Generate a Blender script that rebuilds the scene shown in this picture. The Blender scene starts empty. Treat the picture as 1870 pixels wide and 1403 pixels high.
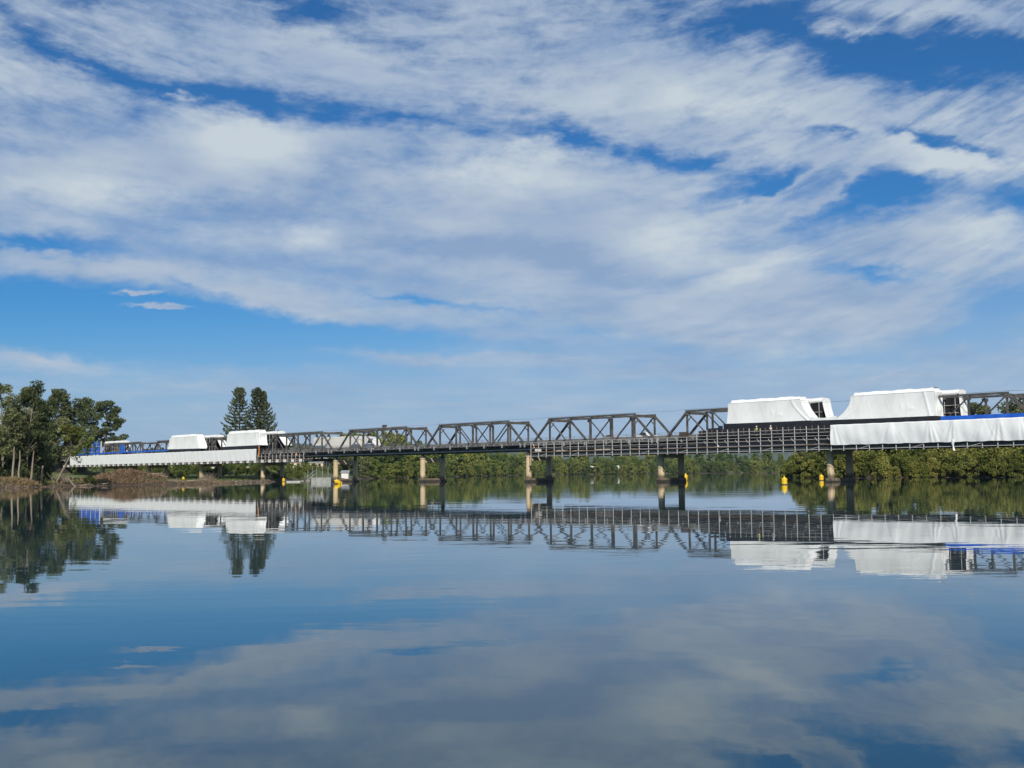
import bpy, math, random
import numpy as np
from mathutils import Vector, Matrix

# ------------------------------------------------------------------ camera, world, sun, exposure
scene = bpy.context.scene
COL = scene.collection
cam_d = bpy.data.cameras.new("camera")
cam = bpy.data.objects.new("camera", cam_d)
COL.objects.link(cam)
scene.camera = cam
cam_d.sensor_width = 36.0
cam_d.lens = 36.0 * 2000 / 1870
cam_d.clip_start = 0.1
cam_d.clip_end = 30000
PITCH = math.atan(163.0 / 2000)
ROLL = 0.0078
Fv = Vector((0, math.cos(PITCH), math.sin(PITCH)))
Uv = Vector((0, -math.sin(PITCH), math.cos(PITCH)))
Xv = Vector((1, 0, 0))
Rv = Xv * math.cos(ROLL) - Uv * math.sin(ROLL)
Uv = Xv * math.sin(ROLL) + Uv * math.cos(ROLL)
M = Matrix((Rv, Uv, -Fv)).transposed().to_4x4()
M.translation = (0, 0, 2.05)
cam.matrix_world = M

SUN_EL = math.radians(36)
SUN_AZ = math.radians(177)          # clockwise from +Y: behind the camera, a little to the right
sun_dir = Vector((math.sin(SUN_AZ) * math.cos(SUN_EL), math.cos(SUN_AZ) * math.cos(SUN_EL), math.sin(SUN_EL)))
sd = bpy.data.lights.new("sun", 'SUN')
sd.energy = 4.6
sd.angle = math.radians(0.53)
sd.color = (1.0, 0.93, 0.82)
so = bpy.data.objects.new("sun", sd)
COL.objects.link(so)
so.rotation_euler = (-sun_dir).to_track_quat('-Z', 'Y').to_euler()
so.location = (0, -50, 200)

scene.view_settings.view_transform = 'Standard'
scene.view_settings.look = 'None'
scene.view_settings.exposure = 0
scene.view_settings.gamma = 1
scene.cycles.max_bounces = 6
scene.cycles.transparent_max_bounces = 8
scene.cycles.caustics_reflective = False
scene.cycles.caustics_refractive = False

# cloud layout in degrees of azimuth / elevation: centre az, el, half length, half width, tilt, weight
COVER = [(-24.13, 20.38, 3.54, 0.87, -19.8, -0.9), (-19.78, 19.24, 4.87, 0.77, -7.8, -1.0), (-13.29, 18.63, 6.63, 0.96, -4.9, -1.15), (-5.59, 18.21, 7.52, 0.81, -6.2, -1.0), (3.61, 17.32, 4.37, 0.71, -15.4, -1.1), (7.79, 16.03, 3.45, 0.65, -13.9, -0.8), (-10.8, 23.48, 3.42, 0.86, -0.8, -1.1), (-22.19, 22.49, 2.56, 0.48, 7.8, -0.6), (-18.0, 22.57, 3.44, 0.5, -3.1, -0.3), (17.94, 20.45, 5.41, 1.5, -13.9, -1.3), (24.1, 19.64, 5.03, 1.49, -16.2, -1.3), (8.51, 22.93, 4.35, 1.02, -12.3, -0.55), (13.62, 22.29, 3.92, 1.26, -5.3, -0.9), (21.3, 19.16, 3.44, 0.97, -30.8, -0.8), (10.35, 15.69, 2.25, 0.71, 6.5, -1.0), (12.9, 14.5, 3.4, 1.15, 14.1, -1.15), (18.0, 13.25, 4.8, 1.1, 13.8, -1.2), (20.2, 14.1, 3.8, 0.8, -0.3, -0.9), (25.01, 12.74, 1.73, 1.24, -26.8, -1.0), (16.21, 16.88, 2.47, 0.52, -19.4, -0.9), (20.93, 16.2, 3.64, 0.43, -16.2, -1.0), (23.9, 15.16, 2.26, 0.45, -21.9, -0.7), (18.89, 9.88, 3.39, 0.48, -7.9, -1.05), (24.8, 7.73, 3.57, 1.3, 4.7, -1.2), (23.06, 6.48, 4.15, 0.74, 0.0, -0.9), (17.44, 5.45, 6.29, 0.6, -0.1, -0.4), (-24.13, 11.46, 3.15, 0.47, 1.3, -1.2), (-22.15, 11.14, 2.74, 0.32, -2.4, -0.6), (-23.81, 8.55, 8.0, 1.57, -0.0, -1.5), (-14.52, 7.44, 8.92, 1.39, -4.7, -1.4), (-21.55, 6.67, 10.49, 1.2, -0.0, -1.1), (-6.44, 7.3, 8.0, 0.9, -4.9, -0.8), (4.2, 7.34, 6.32, 0.5, -8.9, -0.35), (-4.73, 9.14, 3.16, 0.28, -9.6, -0.75), (-16.84, 9.61, 1.59, 0.33, -18.2, -0.6), (-0.98, 8.71, 4.04, 0.29, -10.2, -0.5), (-10.66, 5.97, 11.68, 0.56, -1.4, -0.3), (23.18, 21.56, 4.86, 0.62, -16.2, 0.8), (17.98, 21.45, 3.8, 0.39, -15.9, 0.55), (21.9, 15.01, 3.84, 0.86, -16.2, 0.9), (-12.35, 9.02, 9.09, 0.73, -8.6, 0.7), (-21.38, 10.4, 6.53, 0.69, -2.8, 0.5), (-18.25, 19.01, 1.31, 0.21, -4.3, 0.7), (-21.85, 19.44, 1.0, 0.2, -8.2, 0.5), (7.86, 19.32, 9.55, 2.91, -10.2, 0.6), (-9.64, 20.67, 10.22, 1.85, -6.4, 0.5), (-13.82, 16.21, 9.12, 2.41, 3.3, 0.7), (1.95, 12.65, 14.52, 4.21, -3.8, 0.6), (15.94, 8.26, 10.18, 2.47, -7.9, 0.5), (7.63, 7.44, 11.35, 1.7, -7.4, 0.3), (21.25, 11.15, 4.32, 1.84, -9.9, 0.5), (-22.97, 14.19, 4.97, 2.31, 5.3, 0.4), (-23.73, 5.54, 3.2, 0.66, -4.6, 0.75), (-4.44, 6.1, 10.0, 0.5, -2.0, 0.6), (9, 5.3, 12, 0.6, -1, 0.4), (19, 4.3, 8, 0.5, 2, 0.4), (-13, 4.3, 9, 0.4, -1, 0.3), (2, 3.6, 14, 0.4, 1, 0.25), (22.3, 6.0, 1.2, .35, 35, .5), (16.23, 17.66, 4.91, 1.3, -10.0, 0.4), (16.18, 16.09, 3.49, 0.91, 5.0, 0.35), (14.5, 14.61, 5.34, 0.39, 31.2, 0.8), (16.0, 13.6, 4.0, 0.3, 33.0, 0.7), (-18.9, 9.0, 1.5, 0.16, -1, 1.6), (-18.2, 8.25, 2.6, 0.2, -6, 1.7), (-17.3, 18.75, 1.2, 0.2, -9, 0.8), (17.74, 14.63, 4.66, 0.38, 30.9, 0.5)]
BRIGHT = [(-13.82, 16.61, 3.58, 1.87, -1.4, 0.9), (-0.06, 15.74, 5.25, 1.66, 7.1, 0.9), (9.0, 19.12, 6.91, 1.85, -10.6, 0.5), (-20.44, 13.89, 6.39, 1.58, -0.6, 0.6), (-10.71, 12.26, 3.07, 1.11, -13.1, 0.6), (12.73, 10.34, 4.11, 0.84, 17.4, 0.5), (7.72, 12.22, 5.72, 1.39, -6.9, 0.45), (22.91, 15.02, 3.78, 0.91, -14.6, 0.8), (23.75, 11.45, 3.21, 1.54, -15.8, 0.6), (2.0, 16.67, 2.91, 0.82, 8.4, 0.5), (-12.95, 13.14, 5.53, 0.99, -0.5, -0.6), (-5.01, 12.1, 7.49, 0.84, -2.3, -0.5), (3.38, 10.93, 5.78, 1.13, -6.0, -0.35), (-15.11, 11.0, 5.4, 0.82, -2.6, -0.4), (6.29, 12.83, 2.87, 0.84, 7.9, -0.2), (-9.04, 15.89, 1.66, 1.13, -37.4, -0.35)]


class NT:
    """small helper for node trees"""
    def __init__(s, tree):
        s.t = tree; s.n = tree.nodes; s.l = tree.links
    def new(s, typ, **kw):
        n = s.n.new(typ)
        for k, v in kw.items(): setattr(n, k, v)
        return n
    def put(s, sock, v):
        if isinstance(v, bpy.types.NodeSocket): s.l.new(v, sock)
        elif v is not None: sock.default_value = v
    def math(s, op, a, b=None, c=None, clamp=False):
        n = s.new('ShaderNodeMath', operation=op, use_clamp=clamp)
        for i, v in enumerate((a, b, c)):
            if v is not None: s.put(n.inputs[i], v)
        return n.outputs[0]
    def vmath(s, op, a, b=None):
        n = s.new('ShaderNodeVectorMath', operation=op)
        s.put(n.inputs[0], a)
        if b is not None: s.put(n.inputs[1], b)
        return n.outputs[0]
    def xyz(s, v):
        n = s.new('ShaderNodeSeparateXYZ'); s.put(n.inputs[0], v); return n.outputs
    def comb(s, x, y, z=0.0):
        n = s.new('ShaderNodeCombineXYZ')
        for i, v in enumerate((x, y, z)): s.put(n.inputs[i], v)
        return n.outputs[0]
    def noise(s, vec, scale, detail=2.0, rough=0.5, dist=0.0, color=False, lac=2.0):
        n = s.new('ShaderNodeTexNoise')
        s.put(n.inputs['Vector'], vec)
        n.inputs['Scale'].default_value = scale; n.inputs['Detail'].default_value = detail
        n.inputs['Roughness'].default_value = rough; n.inputs['Distortion'].default_value = dist
        n.inputs['Lacunarity'].default_value = lac
        return n.outputs['Color' if color else 'Fac']
    def maprange(s, v, a, b, c=0.0, d=1.0, smooth=True):
        n = s.new('ShaderNodeMapRange'); n.interpolation_type = 'SMOOTHSTEP' if smooth else 'LINEAR'
        s.put(n.inputs[0], v)
        for i, q in enumerate((a, b, c, d)): s.put(n.inputs[i + 1], q)
        return n.outputs[0]
    def mix(s, f, a, b, blend='MIX'):
        n = s.new('ShaderNodeMix', data_type='RGBA', blend_type=blend)
        s.put(n.inputs[0], f); s.put(n.inputs[6], a); s.put(n.inputs[7], b)
        return n.outputs[2]
    def mapping(s, v, loc=(0, 0, 0), rot=(0, 0, 0), sc=(1, 1, 1), typ='POINT'):
        n = s.new('ShaderNodeMapping', vector_type=typ)
        s.put(n.inputs[0], v)
        n.inputs['Location'].default_value = loc; n.inputs['Rotation'].default_value = rot; n.inputs['Scale'].default_value = sc
        return n.outputs[0]


def c4(r, g=None, b=None):
    if g is None: r, g, b = r
    return (r, g, b, 1.0)


world = bpy.data.worlds.new("World")
scene.world = world
world.use_nodes = True
world.node_tree.nodes.clear()
W = NT(world.node_tree)
sky = W.new('ShaderNodeTexSky', sky_type='NISHITA')
sky.sun_disc = False
sky.sun_elevation = SUN_EL
sky.sun_rotation = SUN_AZ
sky.altitude = 10
sky.air_density = 1.0
sky.dust_density = 0.6
sky.ozone_density = 2.2
SKY_STRENGTH = 0.1
tc = W.new('ShaderNodeTexCoord')
gx, gy, gz = W.xyz(tc.outputs['Generated'])
az = W.math('MULTIPLY', W.math('ARCTAN2', gx, gy), 57.29578)
el = W.math('MULTIPLY', W.math('ARCSINE', gz), 57.29578)
ae = W.comb(az, el, 0.0)
# ragged edges: large and small warps of the layout
w1 = W.vmath('SUBTRACT', W.noise(W.mapping(ae, rot=(0, 0, 0.15), sc=(0.16, 0.42, 1)), 1.0, 4, 0.6, color=True), (0.5, 0.5, 0.5))
w1 = W.vmath('MULTIPLY', w1, (5.0, 2.0, 0))
warped = W.vmath('ADD', ae, w1)
w2 = W.vmath('MULTIPLY', W.vmath('SUBTRACT', W.noise(W.mapping(ae, rot=(0, 0, -0.35), sc=(0.9, 1.5, 1)), 1.0, 5, 0.65, color=True), (0.5, 0.5, 0.5)), (1.6, 0.9, 0))
warped = W.vmath('ADD', warped, w2)


def blobs(lst, vec, start):
    acc = start
    for a, e, hx, hy, rot, wt in lst:
        m = W.mapping(vec, loc=(a, e, 0), rot=(0, 0, math.radians(rot)), sc=(hx * 1.55, hy * 1.55, 1), typ='TEXTURE')
        g = W.new('ShaderNodeTexGradient', gradient_type='QUADRATIC_SPHERE')
        W.put(g.inputs[0], m)
        acc = W.math('MULTIPLY_ADD', g.outputs['Fac'], wt * (1.25 if wt < 0 and e > 9 else 1.45), acc)
    return acc


# the layer is projected on a plane overhead so that it foreshortens towards the horizon
pl = W.comb(W.math('DIVIDE', gx, W.math('ADD', W.math('ABSOLUTE', gz), 0.06)), W.math('DIVIDE', gy, W.math('ADD', W.math('ABSOLUTE', gz), 0.06)), 0.0)
mott = W.noise(W.mapping(pl, rot=(0, 0, 0.5), sc=(1.0, 1.0, 1)), 2.3, 8, 0.62, 0.35)
fib = W.noise(W.mapping(ae, rot=(0, 0, -0.42), sc=(0.16, 0.75, 1)), 1.0, 7, 0.62, 0.6)
fine = W.noise(W.mapping(ae, rot=(0, 0, 0.2), sc=(0.8, 1.6, 1)), 1.0, 6, 0.65, 0.3)
base = W.maprange(el, 4.5, 8.5, 0.16, 0.54)
cov = blobs(COVER, warped, base)
amp = W.maprange(el, 8.0, 19.0, 0.55, 1.25)
det = W.math('ADD', W.math('MULTIPLY', W.math('SUBTRACT', mott, 0.5), 1.1), W.math('MULTIPLY', W.math('SUBTRACT', fib, 0.5), 0.9))
det = W.math('MULTIPLY_ADD', W.math('SUBTRACT', fine, 0.5), 0.95, det)
micro = W.noise(W.mapping(pl, rot=(0, 0, 0.9), sc=(1.0, 0.55, 1)), 7.0, 9, 0.66, 0.4)
det = W.math('MULTIPLY_ADD', W.math('SUBTRACT', micro, 0.5), W.maprange(el, 9.0, 17.0, 0.25, 1.0), det)
els = W.math('SUBTRACT', el, W.math('MULTIPLY', W.math('MULTIPLY', az, az), W.maprange(az, -6, 6, 0.0045, 0.0085)))
sv = W.comb(W.math('MULTIPLY', az, 0.28), W.math('MULTIPLY', els, 1.45), 0.0)
streak = W.noise(W.vmath('ADD', sv, W.vmath('MULTIPLY', w2, (0.25, 0.25, 0))), 1.0, 6, 0.58, 0.5)
s_amp = W.math('MAXIMUM', W.maprange(az, 2, 14, 0.3, 1.3), W.maprange(el, 15.5, 18.5, 0.0, 0.95))
det = W.math('MULTIPLY_ADD', W.math('SUBTRACT', streak, 0.5), s_amp, det)
dens = W.math('MULTIPLY_ADD', det, amp, cov)
dens = W.maprange(dens, -0.5, 1.15, 0.0, 0.95)
# brightness inside the cloud
br = blobs(BRIGHT, warped, 0.36)
br = W.math('MULTIPLY_ADD', W.math('SUBTRACT', W.noise(W.mapping(ae, rot=(0, 0, -0.1), sc=(0.12, 0.3, 1)), 1.0, 5, 0.55), 0.5), 1.6, br)
br = W.math('MULTIPLY_ADD', W.math('SUBTRACT', streak, 0.5), W.math('MULTIPLY', s_amp, 0.5), br)
br = W.math('MULTIPLY_ADD', W.math('SUBTRACT', mott, 0.5), 0.8, br, clamp=True)
ccol = W.mix(br, c4(0.275, 0.385, 0.575), c4(0.595, 0.665, 0.715))
skyc = W.vmath('MULTIPLY', sky.outputs[0], (SKY_STRENGTH * 0.17, SKY_STRENGTH * 0.525, SKY_STRENGTH * 0.86))
# thin veil of haze low in the sky
veil = W.maprange(W.math('ADD', el, W.math('MULTIPLY', az, -0.06)), 0.0, 10.5, 0.97, 0.0)
skyc = W.mix(veil, skyc, c4(0.365, 0.495, 0.68))
fin = W.mix(dens, skyc, ccol)
bg = W.new('ShaderNodeBackground')
W.put(bg.inputs[0], fin)
bg.inputs[1].default_value = 1.0
wo = W.new('ShaderNodeOutputWorld')
W.l.new(bg.outputs[0], wo.inputs[0])
world.cycles.sampling_method = 'MANUAL'
world.cycles.sample_map_resolution = 512

# ------------------------------------------------------------------ materials
MATS = {}


def mat(name, col, rough=0.6, col2=None, scale=1.0, metallic=0.0, bump=0.0, bscale=None, spec=0.5, detail=4, stretch=(1, 1, 1), lo=0.35, hi=0.65):
    if name in MATS: return MATS[name]
    m = bpy.data.materials.new(name); m.use_nodes = True
    N = NT(m.node_tree); b = N.n['Principled BSDF']
    b.inputs['Roughness'].default_value = rough; b.inputs['Metallic'].default_value = metallic
    b.inputs['Specular IOR Level'].default_value = spec
    t = N.new('ShaderNodeTexCoord'); v = N.mapping(t.outputs['Object'], sc=stretch)
    if col2 is not None:
        f = N.maprange(N.noise(v, scale, detail, 0.6), lo, hi)
        N.put(b.inputs['Base Color'], N.mix(f, c4(col), c4(col2)))
    else:
        b.inputs['Base Color'].default_value = c4(col)
    if bump:
        bn = N.new('ShaderNodeBump'); bn.inputs['Strength'].default_value = 1.0; bn.inputs['Distance'].default_value = bump
        N.put(bn.inputs['Height'], N.noise(v, bscale or scale, 5, 0.6))
        N.put(b.inputs['Normal'], bn.outputs[0])
    MATS[name] = m
    return m


def leafmat(name, dark, mid, light, trans=0.25):
    m = bpy.data.materials.new(name); m.use_nodes = True
    N = NT(m.node_tree); b = N.n['Principled BSDF']
    geo = N.new('ShaderNodeNewGeometry'); oi = N.new('ShaderNodeObjectInfo')
    tcx = N.new('ShaderNodeTexCoord')
    big = N.noise(N.vmath('ADD', tcx.outputs['Object'], oi.outputs['Location']), 0.35, 3, 0.55)
    f = N.math('MULTIPLY_ADD', geo.outputs['Random Per Island'], 0.40, N.math('MULTIPLY', oi.outputs['Random'], 0.55))
    f = N.math('ADD', f, N.math('MULTIPLY', N.math('SUBTRACT', big, 0.38), 0.9))
    r = N.new('ShaderNodeValToRGB')
    e = r.color_ramp.elements
    e[0].position = 0.1; e[0].color = c4(dark); e[1].position = 0.95; e[1].color = c4(light)
    k = e.new(0.5); k.color = c4(mid)
    N.put(r.inputs[0], f)
    N.put(b.inputs['Base Color'], r.outputs[0]); b.inputs['Roughness'].default_value = 0.55
    b.inputs['Specular IOR Level'].default_value = 0.3
    tr = N.new('ShaderNodeBsdfTranslucent'); N.put(tr.inputs[0], r.outputs[0])
    ms = N.new('ShaderNodeMixShader'); ms.inputs[0].default_value = trans
    N.l.new(b.outputs[0], ms.inputs[1]); N.l.new(tr.outputs[0], ms.inputs[2])
    N.l.new(ms.outputs[0], N.n['Material Output'].inputs[0])
    MATS[name] = m
    return m


STEEL = mat('weathered_grey_paint', (0.045, 0.043, 0.041), 0.6, (0.118, 0.106, 0.09), 0.7, bump=0.01, bscale=6)
STEEL2 = mat('grey_paint_chord', (0.06, 0.058, 0.055), 0.6, (0.10, 0.094, 0.085), 0.5)
PALE = mat('pale_primer_paint', (0.55, 0.53, 0.48), 0.6, (0.42, 0.40, 0.36), 1.2)
GALV = mat('galvanised_steel', (0.40, 0.40, 0.39), 0.5, (0.30, 0.30, 0.29), 2.0, metallic=0.2)
TUBE = mat('pale_scaffold_tube', (0.58, 0.57, 0.54), 0.5, (0.46, 0.44, 0.41), 3.0)
BARR = mat('dull_barrier_steel', (0.20, 0.195, 0.185), 0.6, (0.14, 0.137, 0.13), 1.0)
SHEET = mat('white_shrink_wrap', (0.82, 0.83, 0.81), 0.45, (0.71, 0.715, 0.69), 0.45, bump=0.02, bscale=0.8, lo=.45, hi=.8, stretch=(1, 1, .45))
SHEET2 = mat('white_hung_sheet', (0.82, 0.83, 0.82), 0.5, (0.77, 0.78, 0.77), 0.4, bump=0.02, bscale=1.5)
BLACK = mat('black_sheeting', (0.012, 0.013, 0.017), 0.55, (0.02, 0.021, 0.026), 1.5, bump=0.04, bscale=1.2)
BLUE = mat('blue_sheeting', (0.012, 0.10, 0.52), 0.5, (0.02, 0.13, 0.60), 0.8, bump=0.03, bscale=1.0)
CONC = mat('old_concrete', (0.62, 0.49, 0.30), 0.85, (0.50, 0.39, 0.245), 0.8, bump=0.02, bscale=3, stretch=(1.6, 1.6, 0.5))
CONCD = mat('wet_stained_concrete', (0.22, 0.17, 0.11), 0.8, (0.10, 0.08, 0.058), 0.9, bump=0.02, bscale=3)
WETC = mat('dark_wet_concrete', (0.055, 0.048, 0.036), 0.6, (0.03, 0.026, 0.02), 1.3)
ASPH = mat('asphalt', (0.05, 0.05, 0.05), 0.9, (0.07, 0.07, 0.068), 3)
SLAB = mat('footway_concrete', (0.36, 0.35, 0.33), 0.85, (0.29, 0.28, 0.26), 1.2)
BOARD = mat('weathered_scaffold_boards', (0.23, 0.155, 0.105), 0.8, (0.15, 0.105, 0.075), 0.9, stretch=(0.5, 3, 3))
DARKST = mat('dark_steel', (0.05, 0.052, 0.055), 0.6, (0.085, 0.082, 0.078), 1.5)
TEAL = mat('dark_green_grey_panel', (0.035, 0.05, 0.05), 0.6, (0.05, 0.06, 0.06), 1.0)
YEL = mat('yellow_buoy_plastic', (0.80, 0.52, 0.012), 0.4, (0.60, 0.36, 0.02), 2.0, lo=.4, hi=.75, stretch=(1, 1, .5))
BARKP = mat('pale_bark', (0.31, 0.26, 0.195), 0.9, (0.17, 0.135, 0.10), 1.6, stretch=(1, 1, 0.25), bump=0.02, bscale=5)
BARKD = mat('dark_bark', (0.12, 0.095, 0.07), 0.9, (0.07, 0.056, 0.042), 1.6, stretch=(1, 1, 0.3), bump=0.02, bscale=5)
WOOD = mat('bleached_driftwood', (0.34, 0.27, 0.20), 0.9, (0.17, 0.125, 0.09), 0.9, stretch=(2, 2, 2), bump=0.02, bscale=6)
REED = mat('dry_brown_reeds', (0.25, 0.165, 0.095), 0.9, (0.15, 0.10, 0.06), 1.0)
STRAW = mat('dry_orange_grass', (0.27, 0.195, 0.10), 0.9, (0.17, 0.125, 0.06), 1.0)
WHITEP = mat('white_paint', (0.74, 0.72, 0.67), 0.4, (0.70, 0.68, 0.63), 0.5)
CREAM = mat('cream_paint', (0.62, 0.52, 0.38), 0.6, (0.56, 0.46, 0.34), 0.6)
CARW = mat('white_car_paint', (0.78, 0.77, 0.75), 0.25, (0.75, 0.74, 0.72), 0.4)
CARS = mat('silver_car_paint', (0.52, 0.50, 0.50), 0.25, (0.49, 0.47, 0.47), 0.4, metallic=0.4)
GLASS = mat('dark_vehicle_glass', (0.015, 0.018, 0.022), 0.08)
RUBBER = mat('tyre_rubber', (0.02, 0.02, 0.02), 0.8)
ROOFG = mat('grey_roof_metal', (0.28, 0.29, 0.30), 0.5, (0.22, 0.23, 0.24), 1.0)
BROWNP = mat('brown_panel', (0.055, 0.043, 0.036), 0.7, (0.08, 0.06, 0.05), 1.0)
SKIN = mat('skin', (0.46, 0.29, 0.21), 0.6)
HIVISY = mat('yellow_green_vest', (0.55, 0.75, 0.04), 0.7)
HIVISO = mat('orange_vest', (0.85, 0.27, 0.04), 0.7)
SHIRT = mat('pale_grey_shirt', (0.62, 0.60, 0.64), 0.8)
NAVY = mat('navy_work_trousers', (0.025, 0.03, 0.06), 0.85)
HELM = mat('white_helmet', (0.8, 0.8, 0.78), 0.3)
ORANGE = mat('orange_painted_board', (0.75, 0.30, 0.05), 0.6, (0.65, 0.24, 0.04), 1.0)
ROCK = mat('grey_rock', (0.26, 0.24, 0.21), 0.9, (0.16, 0.145, 0.125), 1.5, bump=0.05, bscale=3)
LEAF_GUM = leafmat('gum_leaves', (0.045, 0.062, 0.022), (0.115, 0.138, 0.05), (0.27, 0.28, 0.125), 0.35)
LEAF_DARK = leafmat('dark_leaves', (0.028, 0.044, 0.017), (0.068, 0.092, 0.034), (0.16, 0.18, 0.07), 0.3)
LEAF_MANG = leafmat('mangrove_leaves', (0.042, 0.062, 0.016), (0.135, 0.165, 0.030), (0.33, 0.31, 0.075), 0.35)
LEAF_FAR = leafmat('far_tree_leaves', (0.036, 0.07, 0.02), (0.115, 0.165, 0.036), (0.31, 0.31, 0.07), 0.35)
LEAF_YEL = leafmat('yellow_green_leaves', (0.08, 0.09, 0.012), (0.16, 0.165, 0.02), (0.28, 0.25, 0.035), 0.35)
LEAF_PINE = leafmat('pine_needles', (0.032, 0.05, 0.024), (0.085, 0.105, 0.048), (0.19, 0.20, 0.095), 0.25)
LEAF_HEDGE = leafmat('bank_shrub_leaves', (0.035, 0.055, 0.012), (0.10, 0.135, 0.026), (0.19, 0.21, 0.05), 0.3)
GRASSM = leafmat('green_grass', (0.045, 0.07, 0.015), (0.10, 0.14, 0.03), (0.18, 0.20, 0.06), 0.3)


def tide_stain(m, top, col):
    """tide mark: a stained band with a ragged upper edge on the lower part of a pier"""
    N = NT(m.node_tree); b = N.n['Principled BSDF']; old = b.inputs['Base Color'].links[0].from_socket
    t = N.new('ShaderNodeTexCoord'); x, y, z = N.xyz(t.outputs['Object'])
    streak = N.noise(N.mapping(t.outputs['Object'], sc=(3.0, 3.0, .5)), 1.0, 4, .6)
    e = N.math('ADD', z, N.math('MULTIPLY', streak, -1.6))
    f = N.maprange(e, top - 1.1, top - .3, 1.0, 0.0)
    drip = N.maprange(N.noise(N.mapping(t.outputs['Object'], sc=(4.0, 4.0, .16)), 1.0, 3, .5), .58, .74, 0.0, .45)
    c = N.mix(drip, old, c4(0.20, 0.155, 0.10)); N.put(b.inputs['Base Color'], N.mix(f, c, c4(col)))
tide_stain(CONC, 1.35, (0.13, 0.10, 0.065))


# ------------------------------------------------------------------ mesh helpers
class MB:
    def __init__(s): s.v = []; s.f = []
    def add(s, vs, fs):
        o = len(s.v); s.v += [tuple(p) for p in vs]; s.f += [tuple(i + o for i in f) for f in fs]
    def box(s, x0, x1, y0, y1, z0, z1):
        s.add([(x0, y0, z0), (x1, y0, z0), (x1, y1, z0), (x0, y1, z0), (x0, y0, z1), (x1, y0, z1), (x1, y1, z1), (x0, y1, z1)],
              [(0, 3, 2, 1), (4, 5, 6, 7), (0, 1, 5, 4), (1, 2, 6, 5), (2, 3, 7, 6), (3, 0, 4, 7)])
    def cbox(s, x0, x1, y0, y1, z0, z1, b):
        """box with chamfered vertical and top edges"""
        pts = lambda q, z: [(x0 + q + b, y0 + q, z), (x1 - q - b, y0 + q, z), (x1 - q, y0 + q + b, z), (x1 - q, y1 - q - b, z), (x1 - q - b, y1 - q, z), (x0 + q + b, y1 - q, z), (x0 + q, y1 - q - b, z), (x0 + q, y0 + q + b, z)]
        s.loft([pts(0, z0), pts(0, z1 - b), pts(b * .7, z1)], cap=True)
    def loft(s, rings, cap=True, closed=True):
        n = len(rings[0]); vs = [p for r in rings for p in r]; fs = []
        for i in range(len(rings) - 1):
            for j in range(n if closed else n - 1):
                k = (j + 1) % n
                fs.append((i * n + j, i * n + k, (i + 1) * n + k, (i + 1) * n + j))
        if cap:
            fs.append(tuple(reversed(range(n)))); fs.append(tuple(range((len(rings) - 1) * n, len(rings) * n)))
        s.add(vs, fs)
    def beam(s, p, q, w, h, up=(0, 0, 1)):
        p = Vector(p); q = Vector(q); d = (q - p).normalized()
        a = d.cross(Vector(up))
        if a.length < 1e-4: a = d.cross(Vector((1, 0, 0)))
        a.normalize(); b = a.cross(d).normalized()
        a *= w / 2; b *= h / 2
        s.loft([[p - a - b, p + a - b, p + a + b, p - a + b], [q - a - b, q + a - b, q + a + b, q - a + b]])
    def tube(s, p, q, r, n=6, r2=None):
        p = Vector(p); q = Vector(q); d = (q - p).normalized()
        a = d.cross(Vector((0, 0, 1)))
        if a.length < 1e-4: a = Vector((1, 0, 0))
        a.normalize(); b = a.cross(d)
        ring = lambda c, rr: [c + (a * math.cos(2 * math.pi * i / n) + b * math.sin(2 * math.pi * i / n)) * rr for i in range(n)]
        s.loft([ring(p, r), ring(q, r if r2 is None else r2)])
    def path(s, pts, radii, n=6):
        pts = [Vector(p) for p in pts]; rings = []
        for i, p in enumerate(pts):
            d = (pts[min(i + 1, len(pts) - 1)] - pts[max(i - 1, 0)]).normalized()
            a = d.cross(Vector((0.12, 0.2, 1)))
            if a.length < 1e-3: a = d.cross(Vector((1, 0, 0)))
            a.normalize(); b = a.cross(d)
            rings.append([p + (a * math.cos(2 * math.pi * k / n) + b * math.sin(2 * math.pi * k / n)) * radii[i] for k in range(n)])
        s.loft(rings)
    def lathe(s, prof, n=20, c=(0, 0)):
        rings = [[(c[0] + r * math.cos(2 * math.pi * i / n), c[1] + r * math.sin(2 * math.pi * i / n), z) for i in range(n)] for r, z in prof]
        s.loft(rings)
    def grid(s, rows):
        s.loft(rows, cap=False, closed=False)
    def build(s, name, m, parent=None, smooth=False):
        me = bpy.data.meshes.new(name); me.from_pydata(s.v, [], s.f); me.materials.append(m)
        if smooth:
            me.polygons.foreach_set('use_smooth', [True] * len(me.polygons))
        me.update()
        o = bpy.data.objects.new(name, me); COL.objects.link(o)
        if parent is not None: o.parent = parent
        return o


def tag(o, label=None, cat=None, group=None, kind=None):
    if label: o['label'] = label
    if cat: o['category'] = cat
    if group: o['group'] = group
    if kind: o['kind'] = kind
    return o


def empty(name, loc, label, cat, rotz=0.0, group=None):
    o = bpy.data.objects.new(name, None); COL.objects.link(o)
    o.location = loc; o.rotation_euler = (0, 0, rotz); o.empty_display_size = 0.5
    return tag(o, label, cat, group)


def copy_tree(root, loc, rotz=0.0, scale=None, label=None, group=None):
    r = root.copy(); COL.objects.link(r); r.location = loc; r.rotation_euler = (0, 0, rotz)
    if scale is not None: r.scale = scale
    if label: r['label'] = label
    if group: r['group'] = group
    for ch in list(root.children):
        c = ch.copy(); COL.objects.link(c); c.parent = r
        for g in ch.children:
            d = g.copy(); COL.objects.link(d); d.parent = c
    return r


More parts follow.
